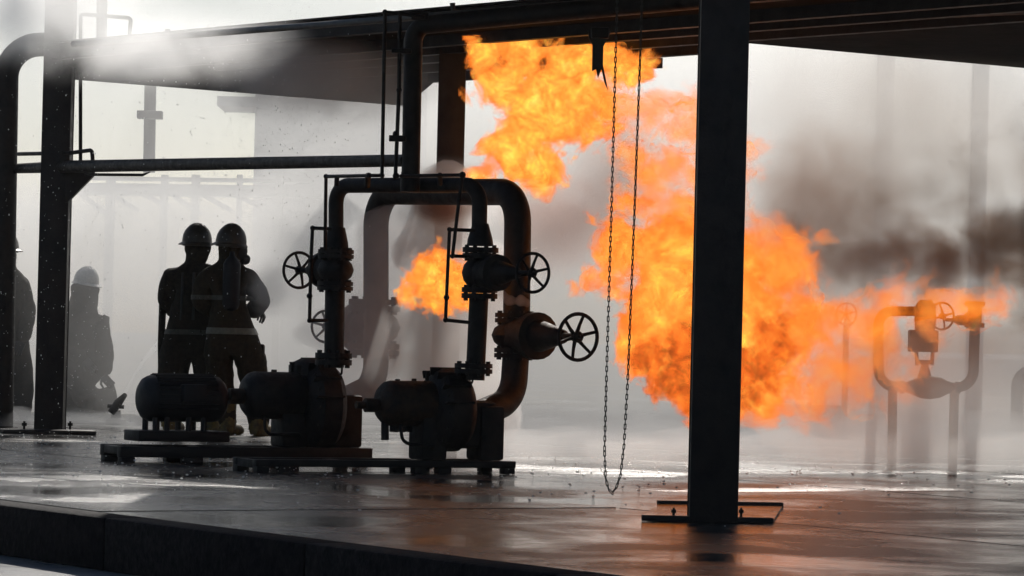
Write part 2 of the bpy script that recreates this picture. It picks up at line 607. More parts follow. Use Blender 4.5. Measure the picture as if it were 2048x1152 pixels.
# ------------------------------------------------------------------ steel columns
def h_column(name, base, h, wd, ax, label, group, plate, mat=M['steel'], splay=0.0):
    t = thing(name, base, label, 'column', group)
    x, y = ax
    tf = wd * 0.07
    mb = MB()
    c = base + UP * (h / 2)
    mb.box(c + y * (wd / 2 - tf / 2), (wd, tf, h), (x, y, UP), .003)
    mb.box(c - y * (wd / 2 - tf / 2), (wd, tf, h), (x, y, UP), .003)
    mb.build('flange', mat, t)
    MB().box(c, (tf, wd - 2 * tf - .004, h), (x, y, UP)).build('web', mat, t)
    # stiffened sides: the column is boxed in for fire protection
    MB().box(c + x * (wd / 2 - tf / 2 - .006), (tf, wd - 2 * tf - .004, h - .02), (x, y, UP)).build('cover_plate', mat, t)
    MB().box(c - x * (wd / 2 - tf / 2 - .006), (tf, wd - 2 * tf - .004, h - .02), (x, y, UP)).build('cover_plate', mat, t)
    return t

CX = (Vector((1, 0, 0)), Vector((0, 1, 0)))
b0 = G(1427, 1045)
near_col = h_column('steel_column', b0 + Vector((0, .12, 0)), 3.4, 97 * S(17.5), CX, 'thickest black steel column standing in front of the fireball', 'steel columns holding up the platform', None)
bar = MB().tube([Vector((0, 0, 0)), Vector((0, 0, .001))], .001)
def bar_between(p, q, hgt, dep, z0=0.0):
    x = (q - p)
    L = x.length
    x.normalize()
    y = UP.cross(x)
    return MB().box((p + q) / 2 + UP * (hgt / 2 + z0), (L, dep, hgt), (x, y, UP), .004)
g1, g2 = G(1283, 1041), G(1546, 1047)
bar_between(g1, g2, 11 * S(17.6), .05).build('base_bar', M['steel'], near_col)
h1, h2 = G(1315, 1013), G(1565, 1017)
bar_between(h1, h2, 12 * S(19), .05).build('base_bar', M['steel'], near_col)
mb = MB()
mb.prism([g1 + UP * .004, g2 + UP * .004, h2 + UP * .004, h1 + UP * .004], UP * .012)
mb.build('base_plate', M['wet'], near_col, smooth=False)
for px in (1347, 1482):
    p = G(px, 1040)
    MB().lathe(p, UP, [(0.0, .007), (.036, .007), (.036, .013), (.052, .013), (.052, .006), (.062, .006)], 10).build('anchor_bolt', M['steel'], near_col)

b1 = G(96, 866)
left_col = h_column('steel_column', b1 + Vector((0, .12, 0)), 4.6, 57 * S(29.6), CX, 'left black steel column with diagonal brace beside the two firefighters', 'steel columns holding up the platform', None)
bar_between(G(2, 866), G(187, 869), 8 * S(29.6), .3).build('base_plate', M['steel'], left_col)
for px in (48, 140):
    p = G(px, 866) + UP * .03
    MB().lathe(p, UP, [(0, .01), (.03, .01), (.03, .022), (.055, .022), (.055, .01), (.07, .01)], 10).build('anchor_bolt', M['steel'], left_col)
dl = 29.5
mb = MB()
mb.prism([P(132, 343, dl), P(188, 340, dl), P(188, 350, dl), P(134, 405, dl), P(130, 405, dl)], Vector((0, .09, 0)))
mb.build('brace_plate', M['steel'], left_col, smooth=False)

b2 = P(900, 345, 26.4)
b2.z = 0
rear_col = h_column('steel_column', b2, 3.08, 54 * S(26.4), CX, 'steel column behind the riser pipe with flame at its right side', 'steel columns holding up the platform', None)

# far columns in the steam on the right
for px, py, wpx, d in ((1772, 900, 32, 40), (1962, 895, 31, 38)):
    p = P(px, 120, d)
    p.z = 0
    h_column('steel_column', p, 5.2, wpx * S(d), CX, 'pale column seen through steam, ' + ('left' if px < 1900 else 'right') + ' one of the far pair', 'steel columns holding up the platform', None)

# ------------------------------------------------------------------ platform overhead
ZD = 3.1
deck = thing('platform', P(700, 100, 27) * 1.0, 'dark overhead steel platform whose underside the flames lick', 'platform')
def D(px, py, z=ZD):
    return G(px, py, z)
near_l, near_r = D(125, 120), D(1150, 36)
nd = (near_r - near_l).normalized()
near_r2 = near_l + nd * ((near_r - near_l).length * 3.0)
soffit = [near_l, near_r2, D(3150, 235), D(1500, 87), D(930, 112), D(812, 212), D(510, 188), D(130, 158)]
mb = MB()
mb.prism(soffit, UP * .02)
mb.build('soffit_plate', M['soot'], deck, smooth=False)
# fascia channel on the near edge: web, two flanges, a grating edge on top
nb = UP.cross(nd)
L = (near_r2 - near_l).length
mid = (near_l + near_r2) / 2
mb = MB()
mb.box(mid + UP * .07 - nb * .02, (L, .012, .128), (nd, nb, UP))
mb.box(mid + UP * .004 - nb * .06, (L, .08, .012), (nd, nb, UP))
mb.box(mid + UP * .14 - nb * .06, (L, .08, .012), (nd, nb, UP))
mb.build('fascia_channel', M['steel'], deck, smooth=False)
# joists under the plate
for off, a0, a1 in ((.35, .035, .68), (.8, .056, .665), (1.3, .084, .65), (1.9, .07, .294), (2.6, .084, .231)):
    p, q = near_l + nd * L * a0 + nb * off, near_l + nd * L * a1 + nb * off
    MB().box((p + q) / 2 - UP * .04, ((q - p).length, .07, .08), (nd, nb, UP)).build('joist', M['steel'], deck, smooth=False)
# out-of-view plate added above the near column to shade the front floor
mb = MB()
mb.prism([Vector((-1.2, 16.6, 3.42)), Vector((6, 16.6, 3.42)), Vector((6, 24.3, 3.42)), Vector((-1.2, 25.3, 3.42))], UP * .03)
mb.build('unseen_shade_plate', M['steel'], deck, smooth=False)
# pale rail under the right bay, added to draw the thin glint line
p, q = D(1500, 50, ZD - .03), D(2100, 23, ZD - .03)
MB().tube([p, q], .012, 8).build('glint_rail', M['galv'], deck)
# toe pipe laid on the edge of the platform
o = MB().tube([P(146, 88, 26.6), P(640, 50, 24.8), P(1150, 8, 23.0), P(1440, -15, 22.0)], 7 * S(24), 10).build('edge_rail', M['galv'], deck)
MB().tube([P(335, 66, 26) , P(335, 58, 26)], .02, 8).build('rail_stud', M['galv'], deck)
MB().tube([P(906, 24, 24), P(905, 6, 24)], [.012, .02], 8).build('rail_stud', M['galv'], deck)

# ------------------------------------------------------------------ valves and pipes
def handwheel(parent, c, axis, rad, name='handwheel', mat=M['cast'], spokes=6, thick=.085):
    mb = MB()
    x, y, z = frame(axis)
    mb.ring(c, axis, rad, rad * thick, 32, 8)
    for k in range(spokes):
        u = 2 * math.pi * k / spokes + .25
        d = x * math.cos(u) + y * math.sin(u)
        mb.tube([c - z * rad * .18 + d * rad * .12, c - z * rad * .12 + d * rad * .55, c + d * rad * .97], [rad * .1, rad * .075, rad * .07], 8)
    mb.lathe(c - z * rad * .32, axis, [(0, rad * .2), (rad * .35, rad * .26), (rad * .42, rad * .2), (rad * .42, rad * .1), (rad * .62, rad * .09)], 12)
    return mb.build(name, mat, parent)

def flange(parent, c, axis, rad, thick, bolts=8, mat=M['cast']):
    mb = MB()
    z = axis.normalized()
    mb.lathe(c - z * thick * .55, z, [(0, rad), (thick * .5, rad)], 24)
    mb.lathe(c + z * thick * .05, z, [(0, rad), (thick * .5, rad)], 24)
    x, y, _ = frame(z)
    for k in range(bolts):
        u = 2 * math.pi * (k + .5) / bolts
        p = c + (x * math.cos(u) + y * math.sin(u)) * rad * .82
        mb.lathe(p - z * thick * .8, z, [(0, rad * .12), (thick * 1.6, rad * .12)], 6)
    return mb.build('flange', mat, parent)

def gate_valve(parent, c, axis, s, r_pipe, half, bonnet_len, wheel_dist, wheel_r, fr):
    """body about c on a vertical pipe, bonnet and wheel along axis"""
    v = MB()
    z = UP
    v.lathe(c - z * half, z, [(0, r_pipe * 1.05), (half * .35, r_pipe * 1.15), (half * .6, r_pipe * 1.55), (half, r_pipe * 1.75), (half * 1.4, r_pipe * 1.55), (half * 1.65, r_pipe * 1.15), (half * 2, r_pipe * 1.05)], 20)
    b = bonnet_len
    v.lathe(c, axis, [(0, r_pipe * 1.5), (b * .35, r_pipe * 1.45), (b * .36, r_pipe * 1.75), (b * .48, r_pipe * 1.75), (b * .5, r_pipe * 1.2), (b * .8, r_pipe * .75), (b * .98, r_pipe * .5), (b, r_pipe * .34)], 20)
    v.lathe(c + axis * b * .95, axis, [(0, r_pipe * .3), (max(.01, wheel_dist - b * .95), r_pipe * .24)], 10)
    o = v.build('valve', M['cast'], parent)
    for sgn in (-1, 1):
        flange(parent, c + z * half * sgn, z, fr, half * .5)
    handwheel(o, c + axis * wheel_dist, axis, wheel_r)
    return o

VA = EA                          # valve spindles run along the kerb direction
dL, dR = 23.9, 22.9              # the two pump lines
sL, sR = S(dL), S(dR)
loop = thing('discharge_pipe', P(830, 360, 23.3), 'black pipe loop bridging both pumps with a tall riser and two handwheel valves', 'pipework')
# header: left leg, top, right leg in one run
rp = 17.5 * S(23.4)
hl, hr = P(672, 371, dL), P(960, 370, dR)
run = bend([P(672, 500, dL), hl, hr, P(958, 490, dR)], [36 * sL, 40 * sR], 8)
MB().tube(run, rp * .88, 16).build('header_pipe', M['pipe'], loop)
# reducers into the valves
MB().lathe(P(672, 500, dL), UP, [(0, 25 * sL), (14 * sL, 24 * sL), (45 * sL, 17 * sL)], 18).build('reducer', M['pipe'], loop)
MB().lathe(P(960, 492, dR), UP, [(0, 27 * sR), (14 * sR, 25 * sR), (45 * sR, 16 * sR)], 18).build('reducer', M['pipe'], loop)
gate_valve(loop, P(671, 540, dL), -VA, sL, 21 * sL, 32 * sL, 58 * sL / .544, 80 * sL / .544, 36 * sL, 36 * sL)
gate_valve(loop, P(960, 546, dR), VA, sR, 21 * sR, 40 * sR, 76 * sR / .544, 104 * sR / .544, 38 * sR, 36 * sR)
# legs down to the pumps
MB().tube([P(670, 572, dL), P(668, 735, dL)], 20 * sL, 16).build('drop_pipe', M['pipe'], loop)
MB().tube([P(958, 588, dR), P(950, 760, dR)], 19.5 * sR, 16).build('drop_pipe', M['pipe'], loop)
flange(loop, P(667, 718, dL), UP, 37 * sL, 22 * sL)
flange(loop, P(947, 737, dR), UP, 38 * sR, 18 * sR)
# riser, its top elbow and the run along the platform edge
dr = 23.2
ris = bend([P(821, 368, dr), P(827, 52, dr), P(1040, 31, dr - .4), P(1450, -6, 22.0)], [34 * S(dr), .5], 8)
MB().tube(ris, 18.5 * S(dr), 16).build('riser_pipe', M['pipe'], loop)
MB().lathe(P(820, 384, dr), UP, [(0, 19 * S(dr)), (12 * S(dr), 20 * S(dr)), (40 * S(dr), 18.6 * S(dr))], 16).build('reducer', M['pipe'], loop)
# cross pipe to the left column
MB().tube([P(36, 337, 31.0), P(140, 333, 29.3), P(812, 321, dr)], [10 * S(31), 12.5 * S(29.3), 12.5 * S(dr)], 14).build('cross_pipe', M['pipe'], loop)
MB().tube([P(170, 349, 29.0), P(285, 350, 28.2), P(300, 344, 28.1)], [.012, .012, .005], 8).build('pipe_shoe', M['pipe'], loop)
# small-bore lines
def line(pts, r=3.6, nm='impulse_line', fit=()):
    pp = [P(*q) for q in pts]
    mb = MB()
    s = S(pts[0][2])
    mb.tube(bend(pp, 6 * s, 4), r * s, 8)
    for q in pp[1:-1]:
        mb.ball(q, r * 1.45 * s, 5)
    for q in fit:
        mb.ball(P(*q[:3]), (q[3] if len(q) > 3 else 6.5) * S(q[2]), 6)
    return mb.build(nm, M['pipe'], loop)
line([(850, 34, 23), (800, 27, 23), (770, 24, 23), (764, 351, 23), (738, 351, 23), (652, 353, 23.6), (650, 500, 23.7)], 3.8, fit=((738, 351, 23, 6),))
line([(800, 27, 23.1), (798, 180, 23.1), (791, 350, 23.1)], 4.0, fit=((792, 352, 23.1, 7), (792, 268, 23.1, 7)))
MB().box(P(795, 277, 23.1), (34 * S(23), 20 * S(23), 12 * S(23)), None, .004).build('pipe_clamp', M['pipe'], loop)
MB().box(P(803, 102, 23.1), (40 * S(23), 20 * S(23), 9 * S(23)), None, .004).build('pipe_clamp', M['pipe'], loop)
MB().box(P(840, 33, 23.1), (34 * S(23), 20 * S(23), 14 * S(23)), None, .004).build('pipe_clamp', M['pipe'], loop)
line([(664, 458, 23.7), (625, 456, 23.7), (622, 520, 23.7), (619, 641, 23.7), (655, 641, 23.8)], 3.6, fit=((619, 592, 23.7, 6),))
line([(800, 352, 22.9), (925, 350, 22.7), (918, 400, 22.7), (905, 512, 22.7), (935, 513, 22.8)], 3.6, fit=((925, 350, 22.7, 7), (880, 351, 22.8, 6)))
line([(948, 461, 22.8), (899, 459, 22.7), (891, 640, 22.7), (938, 645, 22.8)], 3.6, fit=((893, 595, 22.7, 6),))
line([(673, 372, 23.6), (674, 352, 23.6)], 5)
line([(735, 372, 23.4), (736, 350, 23.3)], 6)
line([(880, 368, 22.9), (880, 350, 22.8)], 5)

# suction loop behind: thick pipe, clear on the right, veiled on the left
suc = thing('suction_pipe', P(900, 400, 25), 'thicker black pipe arch behind the pumps, its left leg veiled by steam', 'pipework')
dS0, dS1 = 25.6, 24.0
rs = 27 * S(24.2)
run = bend([P(690, 800, dS0 - .6), P(752, 770, dS0 - .2), P(752, 384, dS0), P(1036, 384, dS1), P(1033, 640, dS1)], [70 * S(25), 62 * S(25), 62 * S(24)], 10)
MB().tube(run, rs, 20).build('arch_pipe', M['pipe'], suc)
MB().tube(bend([P(1033, 690, dS1), P(1026, 800, dS1 - .1), P(930, 840, dS1 - .5)], [75 * S(24)], 10), rs, 20).build('bend_pipe', M['pipe'], suc)
gate_valve(suc, P(1030, 671, dS1), VA, S(dS1), 27 * S(dS1), 35 * S(dS1), 96 * S(dS1) / .544, 122 * S(dS1) / .544, 45 * S(dS1), 41 * S(dS1))
gate_valve(suc, P(748, 655, dS0), -VA, S(dS0), 30 * S(dS0), 44 * S(dS0), 90 * S(dS0) / .75, 116 * S(dS0) / .6, 32 * S(dS0), 52 * S(dS0))

# ------------------------------------------------------------------ pump sets
def pump_set(label, pump, motor, coupling, skid, d, legs, extra=None):
    """numbers are photograph pixels at the set's distance"""
    s = S(d)
    b = P((skid[0] + skid[1]) / 2, skid[3], d)
    b.z = 0
    t = thing('pump_set', b, label, 'pump', 'pump sets on steel skids')
    ax = Vector((math.cos(R(26)), math.sin(R(26)), 0))
    ay = Vector((-ax.y, ax.x, 0))
    co = ax.x
    def Q(px, py):
        # px along the set's own axis: depth follows the axis
        k = (px - (skid[0] + skid[1]) / 2) * s
        return P(px, py, d + k * math.tan(R(26)))
    # skid frame: two long channels, cross members, feet
    x0, x1, y0, y1 = skid
    for sgn in (-1, 1):
        off = ay * (.17 * sgn)
        p, q = Q(x0, y0) + off, Q(x1, y0 + (x1 - x0) * .024) + off
        p.z = q.z = (p.z + q.z) / 2
        c = (p + q) / 2
        MB().box(c - UP * (y1 - y0) / 2 * s, ((q - p).length, .07, (y1 - y0) * s), (ax, ay, UP), .004).build('skid_channel', M['steel'], t)
        ztop = c.z - (y1 - y0) * s
        for lx, lw in legs:
            f = Q(lx, y1) + off
            f.z = ztop / 2
            MB().box(f, (lw * s, .08, ztop), (ax, ay, UP), .003).build('skid_foot', M['steel'], t)
    zt = c.z
    for fr in (.02, .35, .68, .98):
        e = Q(x0 + (x1 - x0) * fr, y0)
        e.z = zt - .03
        MB().box(e, (.07, .27, .05), (ax, ay, UP), .003).build('cross_member', M['steel'], t)
    # volute, its foot and bearing bracket
    cx, cy, rv = pump
    c = Q(cx, cy)
    mb = MB()
    mb.lathe(c - ax * .16, ax, [(0, rv * s * .45), (.02, rv * s * .82), (.07, rv * s), (.2, rv * s), (.25, rv * s * .85), (.27, rv * s * .5), (.31, rv * s * .4)], 24)
    mb.build('volute', M['cast'], t)
    zb = zt
    for (fx0, fx1, fy) in extra['feet']:
        e = Q((fx0 + fx1) / 2, fy)
        hgt = e.z - zb
        e.z = zb + hgt / 2
        MB().box(e, ((fx1 - fx0) * s / co * .92, .24, hgt), (ax, ay, UP), .02).build('pump_foot', M['cast'], t)
    lx0, lx1, ly0, ly1 = extra['lower']
    e = Q((lx0 + lx1) / 2, (ly0 + ly1) / 2)
    MB().box(e, ((lx1 - lx0) * s / co * .9, .2, (ly1 - ly0) * s), (ax, ay, UP), .045).build('lower_casing', M['cast'], t)
    bx0, bx1, by, br = extra['bearing']
    p = Q(bx0, by)
    ln = (bx1 - bx0) * s / co
    mb = MB()
    mb.lathe(p, ax, [(0, br * s * .35), (.01, br * s * .7), (.045, br * s * .93), (.09, br * s), (ln * .9, br * s), (ln, br * s * .9)], 22)
    mb.build('bearing_housing', M['rust'] if extra.get('rust') else M['cast'], t)
    for (ux, uy, uw, uh) in extra.get('caps', ()):
        MB().box(Q(ux, uy), (uw * s, uw * s * .8, uh * s), (ax, ay, UP), .004).build('filler_cap', M['cast'], t)
    for (ux, uy, ur, ul) in extra.get('domes', ()):
        q = Q(ux, uy)
        MB().lathe(q - UP * ur * s * .2, UP, [(0, ur * s), (ur * s * .5, ur * s), (ur * s * .8, ur * s * .85), (ur * s, ur * s * .45)], 18).build('casing_dome', M['cast'], t)
    for (ux, uy, ul) in extra.get('drips', ()):
        MB().tube([Q(ux, uy), Q(ux, uy + ul)], 8 * s, 10).build('drain_pipe', M['cast'], t)
    fins = extra.get('fins')
    if fins:
        for ux in fins[0]:
            MB().box(Q(ux, fins[1]), (7 * s, .1, 12 * s), (ax, ay, UP), .003).build('drain_lug', M['cast'], t)
    for k in range(14):
        u = 2 * math.pi * k / 14
        dv_ = ay * math.cos(u) + UP * math.sin(u)
        MB().lathe(c - ax * .12 + dv_ * rv * s * .9, ax, [(0, .011), (.05, .011), (.05, .018), (.075, .018)], 6).build('casing_bolt', M['cast'], t)
    mb = MB()
    for k in range(7):
        u = math.pi * (k + .5) / 7
        dv_ = ay * math.cos(u) + UP * math.sin(u)
        mb.box(c - ax * .05 + dv_ * rv * s * .98, (.2, .014, .05), (ax, dv_.cross(ax), dv_))
    mb.build('casing_rib', M['cast'], t)
    q = Q(bx1 - 16, by - br * 1.2)
    MB().tube([q - UP * .06, q, q + UP * .03], [.012, .012, .02], 8).build('breather', M['cast'], t)
    q = Q(cx + rv * .2, cy - rv * .7) - ay * .16
    MB().tube(bend([q, q - ay * .06, q - ay * .06 + UP * .1], .02, 3), .008, 6).lathe(q - ay * .05 + UP * .13, -ay, [(0, .045), (.03, .045), (.034, .04)], 16).build('gauge', M['cast'], t)
    q, e = Q(bx0 + 30, by + br * .9), Q(cx - rv * .6, y0 - 14)
    MB().tube(bend([q - ay * .12, q - ay * .14 - UP * .12, e - ay * .14 + UP * .02, e - ay * .1], .06, 4), .012, 8).build('drain_line', M['cast'], t)
    # shaft and coupling
    sx0, sx1, sy, sr = coupling
    p = Q(sx0, sy)
    ln = (sx1 - sx0) * s / co
    MB().lathe(p, ax, [(0, sr * s * .55), (ln * .3, sr * s * .55), (ln * .31, sr * s), (ln * .75, sr * s), (ln * .76, sr * s * .6), (ln, sr * s * .6)], 16).build('shaft_coupling', M['rust'], t)
    # electric motor: ribbed barrel with domed ends, terminal box, feet
    if motor:
        mx0, mx1, my, mr = motor
        p = Q(mx0, my)
        ln = (mx1 - mx0) * s / co
        rr = mr * s
        MB().lathe(p, ax, [(0, rr * .35), (.012, rr * .62), (.035, rr * .84), (.07, rr * .96), (.09, rr * .98), (ln - .09, rr * .98), (ln - .05, rr * .93), (ln - .02, rr * .75), (ln, rr * .4)], 28).build('motor_barrel', M['motor'], t)
        pr = p + ax * .1
        lr = ln - .2
        for k in range(30):
            u = 2 * math.pi * k / 30
            if 210 < math.degrees(u) < 330:
                continue
            dv = ay * math.cos(u) + UP * math.sin(u)
            MB().box(pr + ax * lr / 2 + dv * rr * 1.0, (lr, .006, .02), (ax, dv.cross(ax), dv)).build('cooling_fin', M['motor'], t, smooth=False)
        MB().box(pr + ax * lr * .55 - ay * rr * .95 + UP * rr * .25, (lr * .4, .09, .12), (ax, ay, UP), .008).build('terminal_box', M['motor'], t)
        # pedestal
        e = p + ax * ln / 2
        ztop = e.z - rr * 1.02
        for f in extra['motor_legs']:
            for sgn in (-1, 1):
                q = Q(f, my) + ay * (.1 * sgn)
                z1, z0 = q.z - rr * .8, q.z - rr - 24 * s
                MB().tube([Vector((q.x, q.y, z1)), Vector((q.x, q.y, z0))], 6 * s, 8).build('motor_leg', M['motor'], t)
        px0, px1, py0, py1 = extra['pedestal']
        q = Q((px0 + px1) / 2, py0)
        MB().box(q - UP * (py1 - py0) / 2 * s, ((px1 - px0) * s / co, .3, (py1 - py0) * s), (ax, ay, UP), .006).build('motor_pedestal', M['steel'], t)
    return t

pump_set('left pump set, its round motor standing in front of the firefighters',
         (640, 812, 92), (277, 440, 796, 47), (438, 500, 792, 16), (222, 720, 886, 908), 23.9,
         ((236, 28), (366, 40), (560, 34), (700, 24)),
         dict(lower=(556, 712, 800, 872), feet=((552, 606, 826), (655, 716, 790)), bearing=(486, 600, 790, 48), caps=((548, 748, 10, 18), (612, 738, 58, 16)), domes=((618, 745, 36, 0),), motor_legs=(302, 325, 368, 398), pedestal=(268, 440, 861, 882)))
pump_set('right pump set, rusty bearing housing close to the wheel valves',
         (900, 822, 82), None, (712, 770, 810, 14), (490, 1004, 912, 926), 22.8,
         ((502, 26), (816, 26), (864, 28), (992, 24)),
         dict(lower=(838, 994, 800, 897), feet=((830, 884, 826), (946, 998, 812)), rust=True, bearing=(757, 870, 806, 46), caps=((795, 764, 9, 12), (828, 763, 9, 12), (812, 768, 46, 8)), domes=((900, 770, 42, 0),), drips=((770, 840, 40),), fins=((788, 802, 816), 858)))

# ------------------------------------------------------------------ left pipe bend, rail frame
lp = thing('bent_pipe', G(10, 850), 'thick grey pipe bending down at the left edge of the platform', 'pipe')
dp = 31.0
MB().tube(bend([P(150, 90, dp), P(14, 88, dp), P(2, 858, dp)], [70 * S(dp)], 10), 24 * S(dp), 18).build('pipe_run', M['pipe'], lp)
fr = thing('guard_rail', P(210, 100, 30), 'thin pipe rail frame in the mist above the left column', 'rail')
MB().tube(bend([P(161, 330, 30.2), P(161, 28, 30.2), P(262, 36, 30.2), P(258, 80, 30.2)], .03, 5), 4 * S(30), 8).build('rail_tube', M['steel'], fr)
MB().tube([P(204, 0, 31), P(203, 95, 31)], 11 * S(31), 10).build('stub_post', M['steel'], fr)
MB().tube(bend([P(36, 308, 30.6), P(140, 306, 29.4), P(184, 300, 29.2), P(186, 330, 29.2)], .03, 5), 4 * S(30), 8).build('rail_tube', M['steel'], fr)

post = thing('steel_post', P(300, 330, 35) * 1, 'grey post with a clamp collar hanging below the platform on the left', 'post')
q = P(300, 160, 34.5)
MB().tube([P(301, 150, 37.5), P(298, 345, 37.5)], 12 * S(37.5), 12).build('post_tube', M['steel'], post)
MB().box(P(300, 230, 37.4), (50 * S(37.4), .15, 16 * S(37.4)), None, .008).build('clamp_collar', M['steel'], post)

# ------------------------------------------------------------------ chain
ch = thing('hoist_chain', P(1228, 985, 20), 'long looped hoist chain hanging in front of the flames', 'chain')
def link_mesh():
    mb = MB()
    n, k = 12, 5
    Lh, Wh, r_ = .0115, .0055, .0032
    pts = []
    for i in range(n):
        u = 2 * math.pi * i / n
        pts.append(Vector((math.cos(u) * Wh, 0, math.sin(u) * Wh + (Lh if math.sin(u) > 0 else -Lh))))
    vs, fs = [], []
    for i in range(n):
        t = (pts[(i + 1) % n] - pts[i - 1]).normalized()
        x, y = Vector((0, 1, 0)), t.cross(Vector((0, 1, 0)))
        for j in range(k):
            v_ = 2 * math.pi * j / k
            vs.append(pts[i] + (x * math.cos(v_) + y * math.sin(v_)) * r_)
    for i in range(n):
        for j in range(k):
            fs.append([i * k + j, ((i + 1) % n) * k + j, ((i + 1) % n) * k + (j + 1) % k, i * k + (j + 1) % k])
    mb.add(vs, fs)
    return mb.mesh('link', M['rubber'])
lm = link_mesh()
dc = 20.0
path = [P(1236, -60, dc), P(1231, 120, dc), P(1222, 450, dc), P(1213, 750, dc), P(1209, 900, dc), P(1211, 955, dc), P(1217, 978, dc), P(1224, 986, dc), P(1232, 976, dc), P(1241, 950, dc), P(1248, 890, dc), P(1256, 750, dc), P(1268, 450, dc), P(1279, 150, dc), P(1286, -60, dc)]
step, k = 0.0285, 0
acc = 0.0
for i in range(len(path) - 1):
    seg = path[i + 1] - path[i]
    L = seg.length
    t = acc
    while t < L:
        p = path[i] + seg * (t / L)
        o = link('link', lm, ch)
        q = seg.to_track_quat('Z', 'Y').to_matrix().to_4x4() @ Matrix.Rotation(R(90 * (k % 2) + 20), 4, 'Z')
        o.matrix_world = Matrix.Translation(p) @ q
        o.matrix_parent_inverse = wmat(ch).inverted()
        o.matrix_basis = Matrix.Translation(p) @ q
        k += 1
        t += step
    acc = t - L
MB().lathe(P(1261, -66, dc) - Vector((0, .02, 0)), Vector((0, 1, 0)), [(0, .075), (.01, .08), (.015, .066), (.025, .066), (.03, .08), (.04, .075)], 20).build('chain_wheel', M['steel'], ch)
MB().box(P(1261, -110, dc + .5), (.06, 1.3, .1), None, .004).build('wheel_bracket', M['steel'], ch)

# scorched rag of lagging hanging from the soffit
rag = thing('burnt_lagging', P(1195, 60, 23.4), 'charred strip of lagging hanging from the platform into the flames', 'lagging')
mb = MB()
dg_ = 23.2
mb.prism([P(1176, 60, dg_), P(1222, 62, dg_), P(1215, 78, dg_), P(1207, 92, dg_), P(1206, 130, dg_), P(1216, 180, dg_), P(1209, 165, dg_), P(1203, 138, dg_), P(1196, 156, dg_), P(1192, 138, dg_), P(1184, 142, dg_), P(1185, 90, dg_), P(1178, 78, dg_)], Vector((0, .03, 0)))
mb.build('cloth_strip', M['rubber'], rag, smooth=False)
MB().box(P(1200, 66, dg_ - .02), (36 * S(dg_), .07, 22 * S(dg_)), None, .01).build('hook_block', M['steel'], rag)

# ------------------------------------------------------------------ valve tree on the right
vt = thing('valve_stand', G(1840, 935), 'rusty actuated valve and pipe bypass on two legs at the right edge', 'valve')
dv = 25.9
sv = S(dv)
MB().tube(bend([P(1852, 622, dv + .14), P(1757, 622, dv + .06), P(1757, 773, dv), P(1946, 775, dv), P(1950, 640, dv)], [30 * sv, 34 * sv, 34 * sv], 8), 10.5 * sv, 14).build('bypass_pipe', M['rust'], vt)
MB().tube([P(1785, 775, dv), G(1784, 928)], 9.5 * sv, 12).build('leg', M['galv'], vt)
MB().tube([P(1909, 777, dv), G(1905, 940)], 9.5 * sv, 12).build('leg', M['galv'], vt)
MB().lathe(P(1800, 774, dv), P(1920, 775, dv) - P(1800, 774, dv), [(0, 13 * sv), (8 * sv, 13 * sv), (9 * sv, 9 * sv), (22 * sv, 14 * sv), (40 * sv, 22 * sv), (60 * sv, 24 * sv), (80 * sv, 21 * sv), (96 * sv, 13 * sv), (110 * sv, 9 * sv), (111 * sv, 13 * sv), (120 * sv, 13 * sv)], 16).build('globe_valve', M['cast'], vt)
mb = MB()
mb.lathe(P(1849, 760, dv), UP, [(0, 16 * sv), (30 * sv, 7 * sv), (34 * sv, 14 * sv), (40 * sv, 14 * sv)], 12)
for u in (-15, 15):
    mb.tube([P(1849 + u, 730, dv), P(1849 + u * 1.1, 700, dv)], 4 * sv, 8)
mb.build('yoke', M['cast'], vt)
MB().box(P(1846, 682, dv), (56 * sv, 50 * sv, 44 * sv), None, .012).build('actuator_box', M['rust'], vt)
MB().lathe(P(1850, 660, dv), UP, [(0, 20 * sv), (20 * sv, 22 * sv), (50 * sv, 20 * sv), (60 * sv, 12 * sv)], 16).build('actuator_cylinder', M['rust'], vt)
o = MB().lathe(P(1945, 640, dv), -VA, [(0, 18 * sv), (10 * sv, 18 * sv), (12 * sv, 12 * sv), (40 * sv, 11 * sv), (60 * sv, 4 * sv), (80 * sv, 4 * sv)], 14).build('valve', M['cast'], vt)
handwheel(o, P(1884, 632, dv + .1), Vector((-.6, -.8, 0)), 27 * sv, spokes=4)
MB().lathe(P(1949, 655, dv), UP, [(0, 20 * sv), (9 * sv, 20 * sv), (9 * sv, 14 * sv), (40 * sv, 14 * sv), (44 * sv, 20 * sv), (52 * sv, 20 * sv)], 16).build('flange', M['cast'], vt)

hw = thing('distant_valve', P(1693, 630, 31.0), 'small handwheel valve half lost in smoke right of the fireball', 'valve')
handwheel(hw, P(1693, 628, 31.0), Vector((.3, -.95, 0)), 22 * S(31.0), spokes=5)
MB().tube([P(1693, 628, 31.0), P(1693, 628, 31.4), P(1693, 640, 31.5)], .02, 8).build('spindle', M['cast'], hw)
e = P(1693, 640, 31.5)
MB().tube([e, Vector((e.x, e.y, 0))], .028, 10).build('standpipe', M['galv'], hw)

